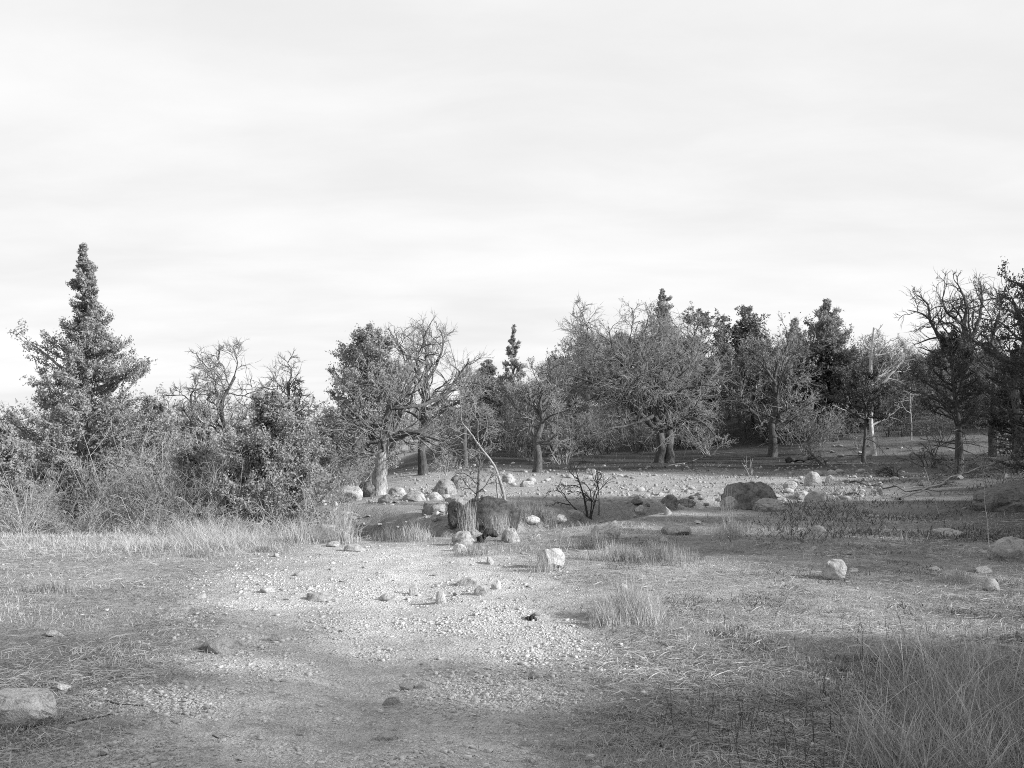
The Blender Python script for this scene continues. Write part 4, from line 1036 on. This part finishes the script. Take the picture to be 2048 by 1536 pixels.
scatter(26, from_px(690, 900, 1000, 1060), 'pale stone on the sunlit far bank of the wash', 'stones on the far bank of the wash', .03, .10, 'ppm')
scatter(16, from_px(760, 1000, 960, 1000), 'stone among the boulders by the pale oak', 'stones by the pale oak', .05, .14, 'ppmc')
scatter(16, from_px(1020, 1420, 1028, 1060), 'stone lying along the lip of the wash', 'stones on the lip of the wash', .03, .09, 'ppm')
scatter(34, from_px(1640, 2040, 875, 960), 'dim grey stone on the shaded slope under the right-hand trees', 'stones on the shaded slope', .08, .26, 'mmd')
scatter(22, from_px(1560, 2040, 1000, 1110), 'dim stone in the shaded litter at right', 'stones in the shaded litter', .03, .11, 'mmp')
scatter(10, from_px(1250, 1430, 985, 1015), 'dark stone in the shaded part of the wash', 'stones in the shaded wash', .06, .16, 'dm')
scatter(14, from_px(880, 1340, 1060, 1120), 'stone in the dry grass between track and wash', 'stones in the dry grass', .02, .06, 'pm')
scatter(46, road_pts(8.0, 12.8), 'loose pale stone on the sunlit gravel of the track', 'loose stones on the sunlit gravel', .016, .07, 'ppp', power=1.8)
scatter(30, road_pts(4.8, 8.0), 'loose stone on the shaded gravel of the track', 'loose stones on the shaded gravel', .010, .035, 'pm', power=1.9)
scatter(10, from_px(0, 420, 1150, 1530), 'small stone on the thinly grassed ground at left', 'small stones at left', .010, .035, 'pm')
scatter(6, from_px(1150, 2040, 1180, 1520), 'small stone in the grass at right', 'small stones at right', .010, .03, 'pm')

# ---- gravel
g = np.random.default_rng(17)
def gravel(n, ylo, yhi, smin, smax, level, power=2.4):
    if level == -2:
        V0 = np.array([(i_, j_, k_) for i_ in (-.7, .7) for j_ in (-.7, .7) for k_ in (-.7, .7)])
        F0 = np.array([(0, 1, 3), (0, 3, 2), (4, 6, 7), (4, 7, 5), (0, 4, 5), (0, 5, 1), (2, 3, 7), (2, 7, 6), (0, 2, 6), (0, 6, 4), (1, 5, 7), (1, 7, 3)])
    else: V0, F0 = ICO[level] if level >= 0 else (np.array([(1, 0, 0), (-1, 0, 0), (0, 1, 0), (0, -1, 0), (0, 0, 1), (0, 0, -1)], float), np.array([(0, 2, 4), (2, 1, 4), (1, 3, 4), (3, 0, 4), (2, 0, 5), (1, 2, 5), (3, 1, 5), (0, 3, 5)]))
    xs, ys = [], []
    got = 0
    while got < n:
        u = g.random(n); y = 1 / (1 / ylo + (1 / yhi - 1 / ylo) * u)      # even in the picture
        x = g.uniform(-.52, .52, n) * y
        clus = smooth(-.05, .12, fbm(x * 2.2 + 30, y * 2.2, 3))
        worn = smooth(.75, .3, np.abs(x + 1.15 - .12 * (y - 5))) * smooth(7.4, 6.4, y)      # the smooth wheel-worn dirt
        keep = g.random(n) < np.clip((road(x, y) * (.16 + .84 * clus) + .015) * (1 - .88 * worn), 0, 1)
        xs.append(x[keep]); ys.append(y[keep]); got += keep.sum()
    x = np.concatenate(xs)[:n]; y = np.concatenate(ys)[:n]
    s = smin * (1 - g.random(n) * (1 - (smin / smax) ** power)) ** (-1 / power)
    z = H(x, y) + s * .1
    k = len(V0)
    P = V0[None] * (1 + g.normal(0, .3, (n, k, 1))) * (g.uniform(.6, 1.2, (n, 1, 3)) * np.array([1, 1, .6]))
    a = g.uniform(0, 6.28, n); ca, sa = np.cos(a)[:, None], np.sin(a)[:, None]
    P = np.stack([P[..., 0] * ca - P[..., 1] * sa, P[..., 0] * sa + P[..., 1] * ca, P[..., 2]], -1) * s[:, None, None] + np.stack([x, y, z], 1)[:, None]
    return P.reshape(-1, 3), (F0[None] + (np.arange(n) * k)[:, None, None]).reshape(-1, 3)
b = Buf()
b.add(*gravel(11000, 4.6, 13.0, .006, .026, -2, 2.6))
b.add(*gravel(27000, 4.6, 13.2, .0025, .011, -1, 2.0))
tag(b.build('gravel', M['pebble'], None, False), 'pale loose gravel covering the track', 'gravel', kind='stuff')
# stones too small and many beyond the wash
n = 2600
px = g.uniform(640, 1850, n); py = 912 + 90 * g.random(n) ** 1.0
Yv = (EYE) * F / (py - HY); x = (px - CX) / F * Yv
ok = (x > -5) & (Yv < 34) & (g.random(n) < .15 + smooth(-.06, .14, fbm(x * .7 + 3, Yv * .7, 3))); x, Yv = x[ok], Yv[ok]
n = len(x); s = .016 * (1 - g.random(n) * .95) ** (-1 / 2.2)
V0, F0 = ICO[0]
P = V0[None] * (1 + g.normal(0, .14, (n, 12, 1))) * g.uniform(.6, 1.2, (n, 1, 3)) * s[:, None, None] + np.stack([x, Yv, H(x, Yv) + s * .2], 1)[:, None]
b = Buf()
px = g.uniform(820, 1760, 1500); py = g.uniform(922, 995, 1500); Y2 = EYE * F / (py - HY); x2 = (px - CX) / F * Y2
k = (g.random(1500) < .1 + smooth(-.02, .12, fbm(x2 * .9 + 3, Y2 * .9, 3))) & (Y2 < 33); x2, Y2 = x2[k], Y2[k]; m = len(x2)
s2 = .022 * (1 - g.random(m) * .9) ** (-1 / 1.8); V1, F1 = ICO[1]
P2_ = V1[None] * (1 + g.normal(0, .17, (m, len(V1), 1))) * g.uniform(.65, 1.15, (m, 1, 3)) * s2[:, None, None] + np.stack([x2, Y2, H(x2, Y2) - s2 * .12], 1)[:, None]
b.add(P2_.reshape(-1, 3), (F1[None] + (np.arange(m) * len(V1))[:, None, None]).reshape(-1, 3))
b.add(P.reshape(-1, 3), (F0[None] + (np.arange(n) * 12)[:, None, None]).reshape(-1, 3))
tag(b.build('small_stones', M['small_stone'], None, False), 'small pale stones strewn over the flat beyond the wash', 'stones', kind='stuff')

# ================================================================== GRASS AND LITTER
def blades(g, x, y, h, w, lean, bend):
    n = len(x)
    a = g.uniform(0, 6.28, n); ld = np.stack([np.cos(a), np.sin(a)], 1)
    base = np.stack([x, y, H(x, y) - .004], 1)
    f = g.uniform(0, 6.28, n); wv = np.stack([np.cos(f), np.sin(f), np.zeros(n)], 1) * (w * .5)[:, None]
    def pt(t):
        off = (lean * t + bend * t * t) * h
        return base + np.concatenate([ld * off[:, None], (h * t * np.sqrt(np.maximum(1 - (lean * .6 + bend * .5 * t) ** 2, .08)))[:, None]], 1)
    m1, m2, tip = pt(.4), pt(.75), pt(1.0)
    V = np.stack([base - wv, base + wv, m1 - wv * .85, m1 + wv * .85, m2 - wv * .55, m2 + wv * .55, tip], 1).reshape(-1, 3)
    i = (np.arange(n) * 7)[:, None]
    return V, np.concatenate([i + np.array([0, 1, 3, 2]), i + np.array([2, 3, 5, 4])]), i + np.array([4, 5, 6])
def litter(g, x, y, l, w, lift=.012):
    n = len(x)
    a = g.uniform(0, 6.28, n); d = np.stack([np.cos(a), np.sin(a)], 1)
    z = H(x, y) + g.uniform(.002, lift, n)
    c = np.stack([x, y, z], 1)
    dv = np.concatenate([d, g.normal(0, .16, (n, 1))], 1) * (l * .5)[:, None]
    side = np.stack([-d[:, 1], d[:, 0], g.normal(0, .4, n)], 1) * (w * .5)[:, None]
    mid = c + np.stack([-d[:, 1], d[:, 0], np.abs(g.normal(0, .6, n))], 1) * (l * g.normal(0, .08, n))[:, None] + np.array([0, 0, .006])
    V = np.stack([c - dv, mid - side, mid + side, c + dv], 1).reshape(-1, 3)
    i = (np.arange(n) * 4)[:, None]
    return V, i + np.array([0, 2, 3, 1])
def sample(n, ylo, yhi, dens, xl=-.52, xr=.52):
    xs, ys, got = [], [], 0
    while got < n:
        u = g.random(4 * n); y = 1 / (1 / ylo + (1 / yhi - 1 / ylo) * u); x = g.uniform(xl, xr, 4 * n) * y
        k = g.random(4 * n) < dens(x, y)
        xs.append(x[k]); ys.append(y[k]); got += k.sum()
    return np.concatenate(xs)[:n], np.concatenate(ys)[:n]
patch = lambda x, y, f=1.3, o=0: smooth(-.10, .16, fbm(x * f + o, y * f + 7, 4))
# flattened dead grass and straw over the soil
x, y = sample(52000, 4.4, 17, lambda x, y: np.clip((1 - road(x, y)) * (.15 + .85 * patch(x, y)) * .9 + .012, 0, 1) * (wash(x, y) < .12))
b = Buf(); b.add(*litter(g, x, y, g.uniform(.03, .14, len(x)), g.uniform(.0016, .004, len(x)) * (1 + y * .10)))
tag(b.build('dead_grass_litter', M['grass_mid'], None, False), 'flattened dead grass lying over the soil', 'dead grass', kind='stuff')
x, y = sample(11000, 4.4, 16, lambda x, y: np.clip((1 - road(x, y)) * patch(x, y, .9, 20) + .01, 0, 1) * (wash(x, y) < .12))
b = Buf(); b.add(*litter(g, x, y, g.uniform(.05, .22, len(x)), g.uniform(.0016, .0035, len(x)) * (1 + y * .10), .03))
tag(b.build('straw', M['grass'], None, False), 'pale straw scattered over the clearing', 'straw', kind='stuff')
# short standing dry grass
x, y = sample(15000, 4.6, 16.5, lambda x, y: np.clip((1 - road(x, y)) * patch(x, y, 1.6, 3) ** 2 * .7 + .8 * smooth(-2.2, -3.5, x) * smooth(11, 12.6, y), 0, 1) * (wash(x, y) < .1))
b = Buf(); b.add(*blades(g, x, y, g.uniform(.012, .06, len(x)) * (1 + .8 * smooth(11, 13, y)), g.uniform(.0018, .0035, len(x)) * (1 + y * .08), g.uniform(0, .7, len(x)), g.uniform(0, .6, len(x))))
tag(b.build('short_dry_grass', M['grass'], None, False), 'short pale dry grass in patches on the clearing', 'grass', kind='stuff')
# pale fringe of tall grass before the thicket
x, y = sample(11000, 12.2, 15.2, lambda x, y: smooth(-2.3, -3.2, x) * smooth(12.2, 13.2, y) * (.3 + .7 * patch(x, y, 1.0, 9)), -.52, -.1)
b = Buf(); b.add(*blades(g, x, y, g.uniform(.05, .2, len(x)) * (.5 + 1.1 * patch(x, y, .8, 9)) * (.6 + .5 * smooth(12.6, 13.8, y)), np.full(len(x), .005), g.uniform(0, 1.0, len(x)), g.uniform(0, .9, len(x))))
tag(b.build('grass_fringe', M['grass'], None, False), 'pale fringe of dry grass along the foot of the left thicket', 'grass', kind='stuff')
# shaded tall grass in the corner
x, y = sample(4800, 4.3, 7.2, lambda x, y: smooth(1.55, 2.15, x - .38 * (y - 5.2) + .7 * fbm(x * 1.6, y * 1.6, 3)) * smooth(7.0, 6.2, y) * (.05 + .95 * patch(x, y, 2.6, 4)), .2, .6)
b = Buf(); b.add(*blades(g, x, y, g.uniform(.08, .36, len(x)), g.uniform(.0025, .006, len(x)), g.uniform(0, .6, len(x)), g.uniform(0, .9, len(x))))
tag(b.build('tall_grass', M['grass_mid'], None, False), 'tall shaded dry grass filling the bottom right corner', 'grass', kind='stuff')
x, y = sample(900, 4.3, 7.2, lambda x, y: smooth(1.5, 2.2, x - .38 * (y - 5.2) + .7 * fbm(x * 1.6, y * 1.6, 3)) * smooth(7.1, 6.4, y) * (.1 + .9 * patch(x, y, 2.6, 4)), .2, .6)
b = Buf(); b.add(*blades(g, x, y, g.uniform(.16, .44, len(x)), g.uniform(.004, .007, len(x)), g.uniform(0, .5, len(x)), g.uniform(0, .7, len(x))))
tag(b.build('pale_stalks', M['grass'], None, False), 'pale bent stalks rising out of the shaded corner grass', 'grass', kind='stuff')
# dark thin weed stems
x, y = sample(260, 4.6, 8.2, lambda x, y: smooth(.4, 1.2, x) * patch(x, y, 1.5, 2), .02, .52)
b = Buf(); b.add(*blades(g, x, y, g.uniform(.08, .24, len(x)), np.full(len(x), .004), g.uniform(0, .25, len(x)), g.uniform(0, .2, len(x))))
tag(b.build('weed_stems', M['bark_dark'], None, False), 'thin dark weed stems standing in the shaded grass', 'weeds', kind='stuff')
# low brown ground cover on the shaded litter to the right and beyond the wash
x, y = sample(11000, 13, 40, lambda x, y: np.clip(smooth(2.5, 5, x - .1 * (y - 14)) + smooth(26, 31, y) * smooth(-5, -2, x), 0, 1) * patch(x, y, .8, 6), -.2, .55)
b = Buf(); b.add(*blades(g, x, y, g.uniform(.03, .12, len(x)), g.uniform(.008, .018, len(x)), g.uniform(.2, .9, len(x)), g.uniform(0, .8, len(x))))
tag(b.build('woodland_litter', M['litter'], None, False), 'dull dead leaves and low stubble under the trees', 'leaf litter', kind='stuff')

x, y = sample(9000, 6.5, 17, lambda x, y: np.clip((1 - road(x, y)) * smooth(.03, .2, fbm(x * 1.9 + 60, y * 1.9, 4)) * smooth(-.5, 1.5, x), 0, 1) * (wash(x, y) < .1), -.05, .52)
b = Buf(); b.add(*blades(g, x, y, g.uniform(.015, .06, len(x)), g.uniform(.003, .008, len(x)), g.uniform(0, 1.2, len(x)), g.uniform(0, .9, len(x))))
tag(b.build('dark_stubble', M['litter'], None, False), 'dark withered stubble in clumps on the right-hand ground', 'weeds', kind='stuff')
def tuft(px, base, w, h, n, label, mat='grass', lean=.35, bend=.35, name='grass_tuft', bw=.0035):
    p = ray_ground(px, base); s = p[1] / F
    an = g.uniform(0, 6.28, n); ra = .5 * g.random(n) ** .75 * (1 + .25 * np.sin(an * 3 + px))
    r = np.stack([np.cos(an) * ra, np.sin(an) * ra], 1) * np.array([w * s, w * s * .8])
    x = p[0] + r[:, 0]; y = p[1] + r[:, 1]
    V, Q, T3 = blades(g, x, y, h * s * g.uniform(.3, 1.08, n) * (1.1 - 1.1 * np.minimum(ra, .6)), np.full(n, bw * (.5 + p[1] * .055)), g.uniform(0, lean, n), g.uniform(0, bend, n))
    tag(obj(name, mesh_np(name, V - p, [Q, T3], M[mat], False), None, p), label, 'grass')
tuft(1262, 1238, 150, 90, 1500, 'large bright tuft of dry grass at the edge of the gravel')
tuft(1215, 1250, 80, 50, 500, 'lower dry tuft at the left of the large bright tuft')
tuft(685, 1086, 60, 100, 260, 'tall pale tuft on the near lip of the wash', lean=.3)
tuft(828, 1078, 90, 40, 420, 'sloping pale grass on the lip right of the dark gully')
tuft(935, 1066, 46, 80, 220, 'tall upright stalks in front of the dark pointed boulder', lean=.15, bend=.15)
tuft(1000, 1068, 70, 50, 260, 'pale grass round the foot of the leaning trunk')
tuft(1185, 1098, 70, 58, 420, 'dark-centred tuft round the pale half-buried rock', 'grass_mid')
tuft(1090, 1142, 66, 62, 200, 'long thin grass leaning over the blocky pale rock')
tuft(1458, 1068, 30, 130, 46, 'few very tall pale stalks before the largest dark boulder', lean=.12, bend=.2)
tuft(1460, 1075, 90, 46, 420, 'wispy low tuft at the foot of the tall stalks')
tuft(1320, 1122, 160, 50, 800, 'wide low tuft of grass in front of the dark grassy hump', 'grass_mid')
tuft(1230, 1120, 120, 46, 520, 'pale loose grass right of the blocky pale rock')
tuft(530, 1103, 60, 22, 260, 'small dark rounded tuft on the bright lip at left', 'grass_mid')
tuft(400, 1115, 80, 24, 300, 'low grey tuft left of the small dark tuft', 'grass_mid')
tuft(105, 1185, 130, 34, 500, 'dull grass patch on the left ground', 'grass_mid')
tuft(950, 1110, 110, 30, 420, 'grey grass left of the charred stump', 'grass_mid')
tuft(1090, 1045, 100, 45, 500, 'dark scrubby grass on the bank left of the charred shrub', 'leaf')
tuft(1040, 1035, 100, 45, 400, 'dark scrub right of the leaning trunk', 'leaf')
tuft(780, 1082, 90, 36, 420, 'dark weeds in the shaded gully', 'leaf')
tuft(600, 1085, 110, 60, 420, 'pale grass against the foot of the bushy cedar')
tuft(98, 1440, 60, 40, 160, 'sprig of dry grass at the corner of the large slab', lean=.8)
tuft(1840, 1240, 40, 26, 60, 'small pale grass sprig on the streaky ground at right', lean=.6)
tuft(1920, 1165, 100, 34, 300, 'dry weeds round the small blocky rock', 'grass_mid')
tuft(1250, 1120, 60, 40, 200, 'short dry clump above the small white stone', 'grass_mid')

# ---- sticks and fallen branches
def stick(seed, pts, r, mat, label, jit=.01, name='stick', kids_n=0, lift=0.0):
    gg = np.random.default_rng(seed)
    W = np.array([ray_ground(a, b_) for a, b_ in pts]); 
    if lift: W[:, 2] += np.linspace(0, 1, len(W)) * lift
    P = resample(W, 10, gg, jit); P[:, 2] = np.maximum(P[:, 2], H(P[:, 0], P[:, 1]) + r * .6)
    b = Buf(); Rr = np.linspace(r, r * .45, 10)
    c = P[0].copy(); P = P - c
    b.tube(P[None], Rr[None], 6)
    if kids_n:
        o, d, rr, t, _ = kids(gg, P[None], Rr[None], kids_n, .2, 1, 20, 60); d[:, 2] = np.abs(d[:, 2]) * .5
        b.tube(grow(gg, o, d, gg.uniform(.2, .7, len(o)), 6, .12, np.array([0, 0, -.02])), taper(rr * .5, rr * .2, 6), 4)
    tag(b.build(name, M[mat], None, True, c), label, 'branch' if kids_n else 'stick')
stick(201, [(205, 1404), (240, 1413), (292, 1412)], .006, 'bark_dark', 'thin dark stick right of the large slab', .003)
stick(202, [(130, 1452), (180, 1440), (245, 1428)], .006, 'bark_dark', 'long faint stick below the large slab corner', .003)
stick(203, [(172, 1348), (200, 1358), (222, 1364)], .005, 'bark_dark', 'short dark stick above the large slab', .003)
stick(204, [(425, 1476), (447, 1484)], .004, 'bark_dark', 'tiny dark twig near the bottom left of the track', .001)
stick(205, [(1700, 965), (1800, 985), (1880, 990)], .02, 'bark', 'grey fallen branch below the dark cedar', .03, 'fallen_branch', 8, .1)
stick(206, [(1800, 1000), (1870, 985), (1960, 970), (2040, 965)], .022, 'bark_dark', 'dark fallen limb under the right-edge cedar', .03, 'fallen_branch', 12, .5)
stick(207, [(1860, 960), (1930, 945), (2030, 930)], .018, 'bark_dark', 'dark arched dead branch behind the dark fallen limb', .05, 'fallen_branch', 12, .7)
stick(208, [(1980, 1120), (1972, 1060), (1965, 1010)], .007, 'grass_mid', 'thin pale pole leaning in the litter at right', .004, 'stick', 0, .55)
stick(209, [(1880, 1035), (1865, 1010), (1848, 985)], .006, 'grass_mid', 'pale dead stalk leaning left near the dark fallen limb', .004, 'stick', 0, .5)
stick(210, [(1225, 1436), (1268, 1424)], .006, 'dead', 'short pale splinter on the shaded soil', .002)
stick(211, [(1960, 1285), (2000, 1272), (2047, 1255)], .006, 'dead', 'pale broken stalk at the right edge', .003)
stick(212, [(1330, 935), (1420, 912), (1480, 905)], .025, 'bark', 'grey log lying behind the double-trunked oak', .02, 'fallen_branch', 4)

# ---- fallen oak leaves
lv = []
for k in range(4):
    gg = np.random.default_rng(500 + k); m = 14
    a = np.linspace(0, 2 * math.pi, m, endpoint=False)
    r = (1 + .32 * np.cos(a * 5 + k)) * .5
    V = np.stack([np.cos(a) * r * 1.5, np.sin(a) * r * .8, .25 * np.abs(np.sin(a)) + gg.normal(0, .05, m) + .1], 1)
    V = np.vstack([V, [(0, 0, .02)]])
    lv.append(mesh_np('leaf', V, [np.stack([np.arange(m), (np.arange(m) + 1) % m, np.full(m, m)], 1)], M['leaf_pale'], False))
for k in range(110):
    p = ray_ground(rng.uniform(1380, 2044), rng.uniform(1370, 1532)) if k < 85 else ray_ground(rng.uniform(1150, 1500), rng.uniform(1330, 1530))
    o = obj('fallen_leaf', lv[k % 4], None, (p[0], p[1], p[2] + .006))
    s = rng.uniform(.016, .036); o.scale = (s, s, s)
    o.rotation_euler = (rng.normal(0, .4), rng.normal(0, .4), rng.uniform(0, 6.28))
    tag(o, 'curled dry oak leaf lying in the shaded grass at bottom right' if k < 85 else 'dry oak leaf lying on the shaded soil near the bottom centre', 'leaf', 'fallen leaves in the shaded grass' if k < 85 else 'fallen leaves on the shaded soil')
